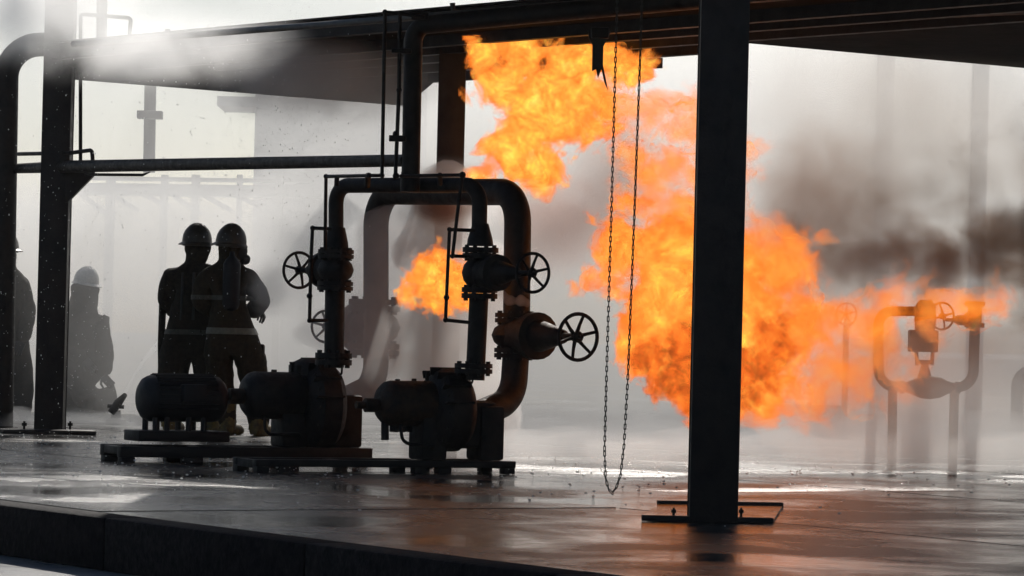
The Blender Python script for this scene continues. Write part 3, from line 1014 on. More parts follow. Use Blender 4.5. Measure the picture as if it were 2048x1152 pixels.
# ------------------------------------------------------------------ things in the far steam
rb = thing('pipe_bend', G(2040, 905), 'grey pipe bend rising from the ground at the right edge', 'pipe')
e = G(2032, 900)
MB().tube(bend([Vector((e.x, e.y, 0)), P(2036, 745, e.y), P(2120, 738, e.y)], [.14], 8), 13 * S(e.y), 14).build('pipe_run', M['galv'], rb)
blk = thing('concrete_block', G(1630, 888), 'pale low concrete plinth dissolving in spray behind the fireball', 'plinth')
e = G(1610, 888)
MB().box(e + UP * .18 + Vector((0, .3, 0)), (.66, .6, .36), None, .02).build('plinth_body', M['concrete'], blk)
MB().box(e + UP * .025 + Vector((.25, .15, 0)), (.7, .5, .05), None, .008).build('plinth_step', M['concrete'], blk)
g = thing('ground_pipe', G(1980, 862), 'thin pipe lying along the far ground at the right', 'pipe')
MB().tube([G(1860, 860) + UP * .03, G(2090, 868) + UP * .03], .022, 8).build('pipe_run', M['galv'], g)

def box_px(x0, y0, x1, y1, d, depth, name, mat, parent):
    a, b = P(x0, y1, d), P(x1, y0, d)
    c = (a + b) / 2 + Vector((0, depth / 2, 0))
    return MB().box(c, (abs(b.x - a.x), depth, abs(b.z - a.z)), None, 0.0).build(name, mat, parent, smooth=False)

tower = thing('tower_block', P(680, 560, 52), 'tall grey building looming through the steam behind the platform', 'building')
e = P(680, 700, 52)
zb = 5.0
bw = 330 * S(52)
c = P(508, 300, 52)
body = MB().box(Vector((c.x + bw / 2, 54, zb / 2)), (bw, 4, zb)).build('wall', M['wallgrey'], tower, smooth=False)
b_ = P(470, 200, 52)
MB().box(Vector((b_.x, 53, b_.z)), (78 * S(52), 1.5, 20 * S(52))).build('bracket_beam', M['wallgrey'], tower, smooth=False)

rack = thing('pipe_rack', G(400, 800), 'far pipe rack with posts and beams behind the firefighters', 'pipe rack')
dk = 46
for (px, wd) in ((222, 16), (330, 12), (392, 15), (480, 10), (560, 14)):
    p = P(px, 350, dk)
    MB().box(Vector((p.x, p.y, p.z / 2 - .4)), (wd * S(dk), .2, p.z + .8)).build('rack_post', M['steel'], rack, smooth=False)
for (y, hh) in ((356, 7), (378, 24)):
    p, q = P(150, y, dk), P(700, y + 8, dk)
    MB().box((p + q) / 2, ((q - p).length, .25, hh * S(dk)), ((q - p).normalized(), Vector((0, 1, 0)), UP)).build('rack_beam', M['steel'], rack, smooth=False)
for k in range(6):
    p, q = P(160 + k * 60, 386, dk), P(215 + k * 62, 430 - 8 * (k % 3), dk)
    MB().tube([p, q], 5 * S(dk), 8).build('rack_brace', M['steel'], rack)

# ------------------------------------------------------------------ people
def skinned(name, nodes, edges, mat, parent, d, sub=1, root=0):
    """one continuous body grown round a skeleton; nodes = {key: (px, py, radius px, depth offset m[, depth radius factor])}"""
    keys = list(nodes)
    me = bpy.data.meshes.new(name)
    me.from_pydata([tuple(P(nodes[k][0], nodes[k][1], d + nodes[k][3])) for k in keys], [(keys.index(a), keys.index(b)) for a, b in edges], [])
    o = bpy.data.objects.new(name, me)
    COL.objects.link(o)
    sk = o.modifiers.new('skin', 'SKIN')
    sk.use_smooth_shade = True
    sk.branch_smoothing = 0.6
    sv_ = me.skin_vertices[0].data
    for i, k in enumerate(keys):
        r_ = nodes[k][2] * S(d) * 1.28
        kd = nodes[k][4] if len(nodes[k]) > 4 else 1
        sv_[i].radius = (r_, r_ * kd)
    sv_[root].use_root = True
    sb = o.modifiers.new('sub', 'SUBSURF')
    sb.levels = sb.render_levels = sub
    dg = bpy.context.evaluated_depsgraph_get()
    me2 = bpy.data.meshes.new_from_object(o.evaluated_get(dg))
    o.modifiers.clear()
    o.data = me2
    bpy.data.meshes.remove(me)
    me2.name = name
    me2.materials.clear()
    me2.materials.append(mat)
    # cloth creases
    off = Vector((random.random() * 9, 3, random.random() * 9))
    ns = [v.normal.copy() for v in me2.vertices]
    for v, n_ in zip(me2.vertices, ns):
        v.co += n_ * (noise.noise(v.co * 9 + off) * .016 + noise.noise(v.co * 22 + off) * .008)
    me2.shade_smooth()
    if parent is not None:
        o.parent = parent
        o.matrix_parent_inverse = wmat(parent).inverted()
    return o

def helmet(parent, cx, cy, r_, d, brim_dir, mat, tilt=0.0, badge=None):
    s = S(d)
    c = P(cx, cy, d)
    up_ = (UP + Vector((tilt, 0, 0))).normalized()
    mb = MB()
    x, y, z = frame(up_)
    prof = [(-.25, 1.0), (-.02, 1.03), (.2, 1.03), (.55, .97), (.85, .84), (1.08, .63), (1.24, .38), (1.32, .1)]
    mb.lathe(c, up_, [(t * r_ * s, q * r_ * s) for t, q in prof], 24)
    # ridges over the crown
    for k in range(4):
        u = math.pi * k / 4
        dv_ = x * math.cos(u) + y * math.sin(u)
        mb.tube([c + (dv_ * math.cos(t) * 1.0 + up_ * math.sin(t) * 1.33) * r_ * s for t in [math.pi * i / 12 for i in range(13)]], .05 * r_ * s, 6)
    hm = mb.build('helmet', mat, parent)
    # brim: wider behind
    mb = MB()
    n = 28
    vs, fs = [], []
    bd = Vector(brim_dir).normalized()
    for ring_ in (0, 1):
        for top in (0, 1):
            for i in range(n):
                u = 2 * math.pi * i / n
                dv_ = x * math.cos(u) + y * math.sin(u)
                k = (1.0 if ring_ == 0 else 1.14 + .2 * max(0, dv_.dot(bd)))
                vs.append(c + dv_ * r_ * k * s + up_ * r_ * s * ((.0 if ring_ == 0 else -.18) + (.06 if top else 0)))
    for i in range(n):
        j = (i + 1) % n
        fs += [[i, j, 2 * n + j, 2 * n + i], [n + i, n + j, 3 * n + j, 3 * n + i], [2 * n + i, 2 * n + j, 3 * n + j, 3 * n + i], [i, j, n + j, n + i]]
    mb.add(vs, fs)
    mb.build('brim', mat, hm)
    if badge:
        mb = MB()
        q = c + (x * badge[0] + y * badge[1]).normalized() * r_ * s * 1.02
        mb.tube([q + up_ * .1 * r_ * s, q + up_ * .55 * r_ * s], [.2 * r_ * s, .12 * r_ * s], 8)
        mb.build('front_shield', M['visor'], hm)
    return hm

def hand(parent, wrist, direc, palm_n, size, mat):
    """palm, four unequal bent fingers and a thumb"""
    z = direc.normalized()
    y = palm_n.normalized()
    x = y.cross(z).normalized()
    mb = MB()
    mb.box(wrist + z * size * .25, (size * .46, size * .16, size * .5), (x, y, z), size * .06)
    for k, (off, ln) in enumerate(((-.17, .40), (-.06, .46), (.06, .43), (.17, .34))):
        b = wrist + z * size * .48 + x * size * off
        mb.tube([b, b + (z * .9 - y * .25) * ln * size * .45, b + (z * .95 - y * .8) * ln * size * .72, b + (z * .5 - y * 1.3) * ln * size * .85], [size * .062, size * .06, size * .052, size * .042], 8)
    b = wrist + z * size * .12 + x * size * -.22
    mb.tube([b, b + (z * .6 - x * .7) * size * .22, b + (z * .9 - x * .55 - y * .5) * size * .4], [size * .075, size * .066, size * .05], 8)
    return mb.build('glove', mat, parent)

LEGS = [('pel', 'hl'), ('hl', 'kl'), ('kl', 'al'), ('al', 'tl'), ('pel', 'hr'), ('hr', 'kr'), ('kr', 'ar'), ('ar', 'tr')]
TORSO = [('pel', 'bel'), ('bel', 'che'), ('che', 'uc'), ('uc', 'nk'), ('nk', 'hd'), ('hd', 'ht'), ('uc', 'sl'), ('sl', 'el'), ('el', 'wl'), ('uc', 'sr'), ('sr', 'er'), ('er', 'wr')]

def boots(t, ns, d, mat, toe):
    for a in ('al', 'ar'):
        n_ = ns[a]
        p = P(n_[0], n_[1], d + n_[3])
        s = S(d)
        r_ = n_[2] * s
        g0 = Vector((p.x, p.y, 0.0))
        mb = MB()
        mb.tube([g0 + UP * .30, g0 + UP * .12, g0 + UP * .05], [r_ * 1.12, r_ * 1.02, r_ * 1.05], 14)
        tv = Vector(toe).normalized()
        mb.tube([g0 + UP * .045 - tv * .07, g0 + UP * .05 + tv * .06, g0 + UP * .045 + tv * .15, g0 + UP * .035 + tv * .2], [.045, .055, .05, .03], 12)
        mb.build('boot', mat, t)

d1 = 30.5
pa = thing('person', G(378, 870), 'firefighter on the left of the pair, back turned, arms bent round the hose', 'person', 'firefighters at the hose')
nsA = dict(pel=(377, 662, 53, 0, .7), bel=(380, 628, 54, 0, .7), che=(384, 590, 50, 0, .7), uc=(388, 558, 36, 0, .9), nk=(394, 524, 18, .02), hd=(395, 504, 22, .03), ht=(395, 480, 25, .04),
           sl=(346, 560, 27, .0), el=(336, 598, 22, -.02), wl=(352, 624, 14, .28), sr=(424, 556, 24, .02), er=(438, 598, 19, .12), wr=(442, 612, 13, .4),
           hl=(346, 705, 30, 0), kl=(343, 775, 27, .03), al=(342, 843, 19, 0), tl=(346, 860, 12, .12), hr=(414, 702, 30, 0), kr=(424, 775, 27, .03), ar=(422, 843, 18, 0), tr=(426, 860, 12, .12))
bodyA = skinned('body', nsA, TORSO + LEGS, M['cloth'], pa, d1, 2)
helmet(pa, 394, 485, 29, d1, (-.6, -.7, 0), M['helmet'])
boots(pa, nsA, d1, M['boot'], (.4, .9, 0))
MB().tube([P(326, 600, d1 + .05), P(322, 690, d1 + .02), P(321, 760, d1)], [8 * S(d1), 7 * S(d1), 5 * S(d1)], 8).build('coat_edge', M['cloth'], pa)
for wn in ('wl', 'wr'):
    n_ = nsA[wn]
    hand(pa, P(n_[0], n_[1], d1 + n_[3]), Vector((.5, .8, -.1)), Vector((0, 0, 1)), .19, M['rubber'])
mb = MB()
for k in range(2):
    mb.tube([P(366 + k * 22, 545, d1 - .19), P(362 + k * 24, 640, d1 - .21)], .012, 6)
mb.build('harness_strap', M['rubber'], pa)

d2 = 30.1
pb = thing('person', G(480, 872), 'firefighter on the right of the pair, masked and aiming the spraying nozzle', 'person', 'firefighters at the hose')
nsB = dict(pel=(460, 655, 54, 0, .65), bel=(457, 625, 58, 0, .65), che=(455, 590, 53, 0, .65), uc=(458, 558, 36, 0, .9), nk=(460, 524, 19, .02), hd=(461, 504, 22, .03), ht=(462, 482, 25, .04),
           sl=(414, 562, 26, -.03), el=(400, 602, 22, -.06), wl=(440, 624, 14, .30), sr=(498, 560, 24, .02), er=(526, 602, 18, -.03), wr=(502, 624, 14, .35),
           hl=(434, 706, 29, 0), kl=(443, 780, 21, .02), al=(456, 842, 15, 0), tl=(460, 860, 11, .1), hr=(499, 704, 30, 0), kr=(512, 778, 25, .02), ar=(517, 842, 19, 0), tr=(521, 860, 11, .1))
bodyB = skinned('body', nsB, TORSO + LEGS, M['cloth_tan'], pb, d2, 2)
helmet(pb, 462, 487, 30, d2, (-1, -.2, 0), M['helmet'], .06, badge=(1, .2))
boots(pb, nsB, d2, M['boot'], (.5, .8, 0))
# breathing mask and regulator at the right of the face
mb = MB()
s = S(d2)
mb.ball(P(480, 502, d2 + .03), 17 * s, 8, (.9, .9, 1.1))
mb.lathe(P(484, 518, d2 + .02), Vector((1, .3, -.1)), [(0, 11 * s), (8 * s, 11 * s), (14 * s, 8 * s), (16 * s, 5 * s)], 12)
mb.build('breathing_mask', M['rubber'], pb)
mb = MB()
mb.lathe(P(463, 566, d2 - .2), UP, [(-.24, .02), (-.22, .06), (-.18, .075), (.16, .075), (.2, .055), (.23, .025), (.27, .02)], 16)
mb.build('air_tank', M['motor'], pb)
def wrap_band(body, parent, name, c, half_h, mat, reach=.7):
    """a strip of tape lying on the cloth all the way round the body"""
    from mathutils.bvhtree import BVHTree
    me = body.data
    tree_ = BVHTree.FromPolygons([v.co for v in me.vertices], [tuple(f.vertices) for f in me.polygons])
    n, vs, fs = 40, [], []
    for k in range(n):
        u = 2 * math.pi * k / n
        dv_ = Vector((math.cos(u), math.sin(u), 0))
        for z_ in (-half_h, half_h):
            o_ = c + UP * z_
            hit = tree_.ray_cast(o_ + dv_ * reach, -dv_)[0]
            vs.append((hit if hit is not None else o_ + dv_ * .15) + dv_ * .009)
    for k in range(n):
        j_ = (k + 1) % n
        fs.append([2 * k, 2 * j_, 2 * j_ + 1, 2 * k + 1])
    return MB().add(vs, fs).build(name, mat, parent)
n = 36
wrap_band(bodyB, pb, 'reflective_hem', P(458, 662, d2), .027, M['band'])
wrap_band(bodyB, pb, 'reflective_chest_band', P(457, 596, d2), .02, M['band_dull'], .33)
wrap_band(bodyA, pa, 'reflective_hem', P(378, 664, d1), .022, M['band_dull'])
mb = MB()
vs, fs = [], []
for i in range(n):
    u = 2 * math.pi * i / n
    q = P(405, 588, d2 - .04) + Vector((math.cos(u) * 19 * s, math.sin(u) * 19 * s, math.cos(u) * .03))
    vs += [q - UP * .018, q + UP * .018]
for i in range(n):
    j = (i + 1) % n
    fs.append([2 * i, 2 * j, 2 * j + 1, 2 * i + 1])
mb.add(vs, fs)
mb.build('sleeve_band', M['band'], pb)
MB().box(P(520, 705, d2 + .02), (18 * s, .12, 34 * s), None, .02).build('side_pouch', M['cloth'], pb)
for wn in ('wl', 'wr'):
    n_ = nsB[wn]
    hand(pb, P(n_[0], n_[1], d2 + n_[3]), Vector((.6, .75, 0)), Vector((0, 0, 1)), .19, M['rubber'])

hose = thing('fire_hose', G(330, 860), 'charged fire hose held by the two firefighters and trailing on the floor', 'hose')
dz = d2 + .5
pts = [P(500, 615, dz), P(470, 618, dz), P(430, 622, d1 + .55), P(372, 628, d1 + .5), P(345, 660, d1 + .5), P(338, 760, d1 + .8), G(330, 852) , G(290, 850), G(262, 842), G(235, 845), G(110, 838), G(-80, 842)]
for i in range(6, 12):
    pts[i] = pts[i] + UP * .04
MB().tube(bend(pts, .25, 5), .035, 12).build('hose_run', M['hose'], hose)
nz = thing('hose_nozzle', P(510, 612, dz), 'combination nozzle in the hands of the right firefighter', 'nozzle')
ndir = (P(640, 470, dz + 1.2) - P(500, 612, dz)).normalized()
MB().lathe(P(500, 614, dz), ndir, [(0, .036), (.05, .04), (.06, .03), (.16, .03), (.17, .045), (.24, .05), (.25, .04)], 16).build('barrel', M['galv'], nz)
MB().tube([P(500, 614, dz) + ndir * .06, P(500, 614, dz) + ndir * .06 - UP * .1], .016, 8).build('pistol_grip', M['rubber'], nz)

d3 = 34.2
pc = thing('person', G(178, 838), 'hunched firefighter with a pale glint coloured into the helmet, grey in the fog beside the left column', 'person', 'firefighters in the fog')
nsC = dict(pel=(168, 742, 50, 0, .8), bel=(170, 690, 50, 0, .8), che=(168, 655, 43, 0, .8), uc=(168, 630, 32, 0, .9), nk=(168, 600, 22, .0), hd=(170, 580, 25, -.02), ht=(172, 562, 24, -.02),
           sl=(140, 640, 22, 0), el=(134, 695, 20, -.05), wl=(170, 720, 15, -.2), sr=(194, 645, 22, 0), er=(206, 705, 19, -.05), wr=(206, 752, 15, -.15),
           hl=(150, 770, 38, 0), kl=(148, 808, 32, -.1), al=(148, 826, 20, .1), tl=(156, 830, 12, .2), hr=(188, 772, 36, 0), kr=(192, 808, 30, -.1), ar=(190, 826, 19, .1), tr=(200, 830, 12, .2))
skinned('body', nsC, TORSO + LEGS, M['cloth'], pc, d3, 2)
helmet(pc, 172, 566, 25, d3, (1, .1, 0), M['helmet_pale_glint'], .15)
for wn in ('wl', 'wr'):
    n_ = nsC[wn]
    hand(pc, P(n_[0], n_[1], d3 + n_[3]), Vector((.6, -.2, -.6)), Vector((0, -1, 0)), .18, M['rubber'])
d4 = 33.4
pdn = thing('person', G(34, 838), 'firefighter half hidden behind the bent pipe at the far left', 'person', 'firefighters in the fog')
nsD = dict(pel=(22, 690, 34, 0, .9), bel=(22, 640, 36, 0, .9), che=(20, 590, 36, 0, .9), uc=(16, 565, 28, 0, .9), nk=(12, 535, 18, 0), hd=(10, 515, 20, 0), ht=(10, 498, 20, 0),
           sl=(-14, 560, 18, 0), el=(-26, 610, 16, 0), wl=(-6, 650, 13, -.2), sr=(46, 572, 17, 0), er=(56, 630, 15, -.05), wr=(44, 684, 13, -.15),
           hl=(2, 730, 24, 0), kl=(2, 780, 21, -.05), al=(2, 828, 15, 0), tl=(8, 832, 11, .1), hr=(42, 735, 23, 0), kr=(46, 785, 20, -.05), ar=(44, 828, 15, 0), tr=(52, 832, 11, .1))
skinned('body', nsD, TORSO + LEGS, M['cloth'], pdn, d4, 2)
helmet(pdn, 10, 498, 27, d4, (1, 0, 0), M['helmet'])
for wn in ('wl', 'wr'):
    n_ = nsD[wn]
    hand(pdn, P(n_[0], n_[1], d4 + n_[3]), Vector((-.3, -.3, -.8)), Vector((0, -1, 0)), .18, M['rubber'])

# ground monitor spraying the left jet
mo = thing('ground_monitor', G(235, 836), 'small ground monitor throwing a thin jet of water up to the right', 'water monitor')
dm = 32.0
mo_b = G(232, 846)
MB().lathe(mo_b, UP, [(0, .1), (.03, .1), (.05, .05), (.12, .04)], 14).build('base', M['steel'], mo)
MB().tube([P(222, 826, dm), P(236, 806, dm), P(250, 790, dm - .1)], [.035, .04, .022], 12).build('barrel', M['steel'], mo)
MB().tube([P(215, 812, dm), P(248, 814, dm)], .018, 8).build('swivel', M['steel'], mo)

# ------------------------------------------------------------------ air, steam, smoke, spray
hz = MB().box(Vector((0, 34, 3.2)), (60, 82, 9.3)).build('haze', vol('haze_air', 0.00025, (.9, .9, .9), 0.3), smooth=False)
tag(hz, kind='stuff')

def cloud(name, label, cat, mat, blobs, voxel, amp, scale, octv=4):
    o = billow(name, mat, blobs, voxel, amp, scale, octaves=octv)
    return tag(o, label, cat, kind='stuff')


def soft_cloud(name, label, cat, px, py, d, rx, ry, rd, dens, col, aniso=.4, nscale=1.6, lo=.35, hi=.6, step=.8, tilt=0.0, power=1.0):
    """a cloud with no edge: thickest at its middle, thinning to nothing, torn by turbulence"""
    c = P(px, py, d)
    a, b_, e = rx * S(d), rd, ry * S(d)
    mt = bpy.data.materials.new(name)
    mt.use_nodes = True
    nt = mt.node_tree
    nt.nodes.remove(nt.nodes['Principled BSDF'])
    tc = nt.nodes.new('ShaderNodeTexCoord')
    ln = nt.nodes.new('ShaderNodeVectorMath')
    ln.operation = 'LENGTH'
    nt.links.new(tc.outputs['Object'], ln.inputs[0])
    fall = nt.nodes.new('ShaderNodeMapRange')
    fall.interpolation_type = 'SMOOTHSTEP'
    nt.links.new(ln.outputs['Value'], fall.inputs[0])
    fall.inputs[1].default_value, fall.inputs[2].default_value = 1.0, 0.15
    fall.inputs[3].default_value, fall.inputs[4].default_value = 0.0, 1.0
    f = tex_noise(nt, nscale, 5, 0.6, 0.4)
    # the noise bites deeper where the cloud is thin
    ad = nt.nodes.new('ShaderNodeMath')
    ad.operation = 'MULTIPLY_ADD'
    nt.links.new(fall.outputs[0], ad.inputs[0])
    ad.inputs[1].default_value = .27
    nt.links.new(f, ad.inputs[2])
    mr = nt.nodes.new('ShaderNodeMapRange')
    nt.links.new(ad.outputs[0], mr.inputs[0])
    mr.inputs[1].default_value, mr.inputs[2].default_value = lo + .1, hi + .15
    mr.inputs[3].default_value, mr.inputs[4].default_value = 0.0, dens
    mu = nt.nodes.new('ShaderNodeMath')
    mu.operation = 'MULTIPLY'
    nt.links.new(mr.outputs[0], mu.inputs[0])
    nt.links.new(fall.outputs[0], mu.inputs[1])
    v = nt.nodes.new('ShaderNodeVolumePrincipled')
    v.inputs['Color'].default_value = tuple(col) + (1,)
    v.inputs['Anisotropy'].default_value = aniso
    nt.links.new(mu.outputs[0], v.inputs['Density'])
    nt.links.new(v.outputs[0], nt.nodes['Material Output'].inputs['Volume'])
    mt.cycles.volume_step_rate = step
    mb = MB()
    mb.ball(Vector((0, 0, 0)), 1.0, 12)
    o = mb.build(name, mt)
    o.location = c
    o.rotation_euler = (0, tilt, 0)
    o.scale = (a, b_, e)
    return tag(o, label, cat, kind='stuff')

# the great bank behind: lower on the left, where the sky shows over it
bank = []
for i in range(39):
    px = -1000 + i * 125
    near = 32.6 if px < 560 else (30.5 if px < 1000 else (29.0 if px < 1500 else 27.6))
    for k in range(3):
        d = near + 3.2 + k * 4.2 + random.uniform(-.6, .6)
        if px < 900:
            bank.append((px + random.uniform(-30, 30), 760, 560 + random.uniform(-60, 60), d, 1.05, .62 + random.uniform(-.04, .04)))
        else:
            bank.append((px + random.uniform(-30, 30), 720 - random.uniform(20, 60), 560 + random.uniform(-60, 60), d, 1.05, 1.0))
cloud('steam', 'great bank of pale steam filling the air behind the pumps', 'steam', vol('steam_bank', 0.17, (.815, .81, .80), .5), bank, .22, .35, .55)
thin = [(-1000 + i * 260, 200 + random.uniform(-80, 80), 420, 37 + random.uniform(-1.5, 1.5), 1.4, 1) for i in range(18)]
cloud('steam', 'thin upper veil of mist between the platform and the sky', 'steam', vol('steam_thin', 0.11, (.91, .91, .905), .6), thin, .25, .5, .5)
# clouds among the machinery
cloud('steam', 'steam cloud wrapped round the left leg of the pipe arch', 'steam', vol('steam_veil', 1.3, (.92, .9, .89), .4),
      [(735, 640, 80, 24.9), (760, 560, 70, 24.95), (765, 470, 65, 25.0), (740, 720, 70, 24.7), (700, 760, 60, 24.7), (640, 665, 45, 25.0)], .05, .09, 2.0)
cloud('steam', 'dense steam hiding the foot of the column under the pipe arch', 'steam', vol('steam_dense', 4.0, (.93, .92, .91), .4),
      [(860, 480, 75, 25.5), (900, 560, 85, 25.5), (850, 650, 100, 25.6), (930, 680, 90, 25.5), (870, 760, 100, 25.5), (960, 800, 90, 25.6), (890, 420, 62, 25.6), (900, 372, 46, 25.7), (980, 560, 70, 25.6)], .06, .12, 1.7)
soft_cloud('steam', 'bright mist drifting across the top of the left column', 'steam', 80, -10, 28.2, 330, 180, 1.0, 2.0, (.985, .985, .985), .75, 1.5, .3, .55)
soft_cloud('steam', 'tail of white mist sliding along the platform edge', 'steam', 320, 95, 25.6, 330, 110, .7, 2.6, (.985, .985, .985), .75, 1.8, .34, .56, tilt=R(-3))
cloud('steam', 'low mist round the valve stand on the right', 'steam', vol('mist_right', 0.9, (.92, .915, .9), .4),
      [(1720, 820, 130, 24.6), (1850, 800, 150, 24.4), (1990, 800, 150, 24.4), (2120, 800, 160, 24.4), (2280, 810, 160, 24.6), (2450, 810, 160, 24.9), (2620, 815, 150, 25.2), (2780, 820, 130, 25.6), (1600, 840, 90, 24.8)], .09, .12, 1.3)
cloud('steam', 'puff of white steam leaking from the right header valve', 'steam', vol('puff', 6.0, (.95, .93, .92), .3),
      [(1004, 590, 9, 22.7), (1020, 600, 11, 22.7), (1040, 602, 11, 22.7), (1055, 606, 8, 22.7)], .012, .02, 7)
low = []
for i in range(44):
    px = 900 + i * 42
    low.append((px, 905 - 25 * (i % 3) + random.uniform(-8, 8), 120, 25.4 + 2.4 * (i % 3) + random.uniform(-.5, .5), 2.2, .3))
for i in range(8):
    low.append((-60 + i * 60, 850 + random.uniform(-8, 8), 110, 31.5 + 1.5 * (i % 2), 1.8, .22))
cloud('steam', 'low white mist added over the wet floor to brighten it', 'steam', vol('floor_glare_mist', 0.55, (.96, .96, .955), .4), low, .09, .10, 1.6)  # thin mist layer added to lift the floor's brightness like glare
# smoke
BR = (.34, .19, .10)
gas_cloud('smoke', 'dark brown smoke rolling away above the valve stand', 'smoke',
          [(1610, 460, 44, 25.5), (1650, 500, 55, 25.5), (1700, 520, 62, 25.4), (1745, 520, 75, 25.4), (1805, 505, 95, 25.4), (1890, 515, 105, 25.4), (1990, 495, 120, 25.4), (2100, 500, 140, 25.4), (2250, 470, 130, 25.5), (2390, 430, 110, 25.6), (1850, 575, 60, 25.3), (1960, 580, 60, 25.3), (2060, 600, 60, 25.3)],
          8.0, (.36, .22, .13), .2, 2.4, 1.1, 61, soft=.5, grow=.24)
gas_cloud('smoke', 'greyer smoke climbing to the right edge', 'smoke',
          [(1760, 400, 70, 26.3), (1860, 390, 90, 26.3), (1980, 370, 110, 26.3), (2090, 340, 130, 26.3), (1680, 460, 60, 26.3)],
          2.8, (.42, .32, .25), .2, 2.2, 1.3, 67, soft=.7, grow=.28)
soft_cloud('smoke', 'brownish haze of smoke rising right of the near column', 'smoke', 1650, 440, 25.9, 270, 280, .8, 2.2, (.5, .33, .23), .2, 2.6, .36, .62)
soft_cloud('smoke', 'thin grey smoke spread under the platform on the right', 'smoke', 1800, 240, 27.0, 480, 300, 1.2, .75, (.62, .55, .49), .3, 1.8, .3, .6)
soft_cloud('smoke', 'mauve smoke hanging between the wheel valve and the fireball', 'smoke', 1120, 440, 25.6, 200, 160, .6, 1.9, (.6, .45, .41), .3, 2.0, .34, .58)
soft_cloud('smoke', 'greyish smoke under the flames beside the chain', 'smoke', 1250, 350, 25.9, 190, 220, .6, 1.6, (.55, .42, .37), .3, 2.0, .36, .6)
soft_cloud('steam', 'pale steam swallowing the rear column at the crown of the arch', 'steam', 895, 400, 25.65, 150, 95, .35, 9.0, (.96, .955, .95), .6, 3.0, .3, .52)
soft_cloud('smoke', 'dark wisp under the crown of the pipe arch', 'smoke', 880, 420, 25.0, 75, 40, .3, 8.0, (.35, .22, .17), .3, 5.0, .36, .58)
soft_cloud('smoke', 'brown smoke clinging to the underside of the platform on the left', 'smoke', 640, 150, 26.5, 360, 140, .9, 2.0, (.88, .86, .85), .3, 2.2, .36, .6)
# water thrown by the nozzles
def jet(name, label, p0, p1, r0, r1, mat, wob=.0):
    o = MB()
    n = 10
    pts = [p0.lerp(p1, i / n) - UP * .0 for i in range(n + 1)]
    o.tube(pts, [r0 + (r1 - r0) * (i / n) for i in range(n + 1)], 24)
    ob = o.build(name, mat)
    return tag(ob, label, 'spray', kind='stuff')
def stream(name, label, pts, radii, mat, strands, spread):
    """strands of broken water leaving one nozzle"""
    mb = MB()
    rr_ = random.Random(3)
    n = len(pts)
    for k in range(strands):
        off = Vector((rr_.gauss(0, 1), rr_.gauss(0, 1), rr_.gauss(0, 1))) * spread
        mb.tube([p + off * (i / (n - 1)) for i, p in enumerate(pts)], [q * rr_.uniform(.6, 1) for q in radii], 8)
    return tag(mb.build(name, mat), label, 'spray', kind='stuff')
q0 = P(248, 790, dm - .05)
stream('water_jet', 'thin bright water jet arching up behind the left firefighter', [q0, P(268, 752, dm - .1), P(292, 715, dm - .2), P(325, 680, dm - .3)], [.016, .022, .03, .042], vol('jet_water', 18.0, (.99, .99, .99), .6), 1, .0)
nz0 = P(510, 604, dz - .05)
jet('water_spray', 'cone of water fog thrown from the nozzle towards the fire', nz0, P(700, 400, dz - .2), .03, .20, vol('spray_fog', 2.2, (.99, .99, .99), .6))
soft_cloud('water_spray', 'mist drifting back over the arm of the nozzle man', 'spray', 540, 580, 29.75, 70, 80, .25, 3.5, (.98, .98, .98), .4, 5.0, .34, .56)
soft_cloud('water_spray', 'blown spray drifting between the nozzle man and the left valve', 'spray', 600, 540, 30.9, 170, 150, .6, 2.6, (.98, .98, .98), .4, 2.4, .34, .58)

# ------------------------------------------------------------------ fire
DK, RD, OR, LO, YE = (0.22, 0.04, 0.008), (0.72, 0.11, 0.012), (0.97, 0.23, 0.025), (1.0, 0.36, 0.06), (1.0, 0.60, 0.06)
hot = [(0.12, RD), (0.32, OR), (0.46, LO), (0.56, YE), (0.76, (1.0, 0.80, 0.15))]
mid = [(0.15, RD), (0.42, OR), (0.68, LO), (0.9, YE)]
sooty = [(0.22, DK), (0.45, RD), (0.62, OR), (0.85, LO)]
sheet = [(0.35, RD), (0.48, OR), (0.6, LO), (0.72, YE)]
GAIN = 1.5
def fire(label, blobs, dens, stops, nscale, rag, seed, soft=.13, core=.3, top=None, alpha=.4, gain=GAIN, mix=.45):
    o = billow('fire', flame_sheet_mat('flame_sheet', sheet, gain, nscale, seed, alpha), [(q[0], q[1], q[2] * .9) + tuple(q[3:]) for q in blobs], .026, .075, 4.2, octaves=4, squash_top=top, keep=.6)
    tag(o, label, 'fire', 'flames at the platform')
    h = hull('flame_gas', flame_gas_mat('flame_gas', blobs, dens, stops, gain, nscale, rag, seed, soft, core, mix), blobs, rag * .15 + .03, .05, top)
    h.parent = o
    h.matrix_parent_inverse = wmat(o).inverted()
    return o
fire('flames curling under the platform, left of the chain',
     [(975, 100, 34, 25.4), (1050, 108, 52, 25.5), (1140, 112, 60, 25.5), (1215, 118, 46, 25.5), (1268, 135, 26, 25.5), (1010, 178, 48, 25.4), (1085, 195, 68, 25.4), (1165, 195, 55, 25.4),
      (1060, 265, 56, 25.4), (1120, 255, 45, 25.4), (1010, 308, 36, 25.3), (1075, 325, 40, 25.3), (965, 338, 16, 25.3), (1190, 245, 34, 25.4)],
     20, hot, 4.2, 1.0, 3, soft=.07, core=.26, mix=.5, top=3.075)
fire('thinner orange flames between the upper flames and the fireball, behind the chain',
     [(1235, 215, 36, 25.2), (1300, 240, 50, 25.2), (1375, 250, 54, 25.2), (1275, 315, 40, 25.2), (1345, 330, 54, 25.1), (1250, 400, 28, 25.0), (1325, 410, 42, 25.0), (1400, 390, 52, 25.0), (1478, 325, 38, 25.0), (1450, 410, 46, 24.9)],
     6, mid, 4.2, 1.3, 8, soft=.16)
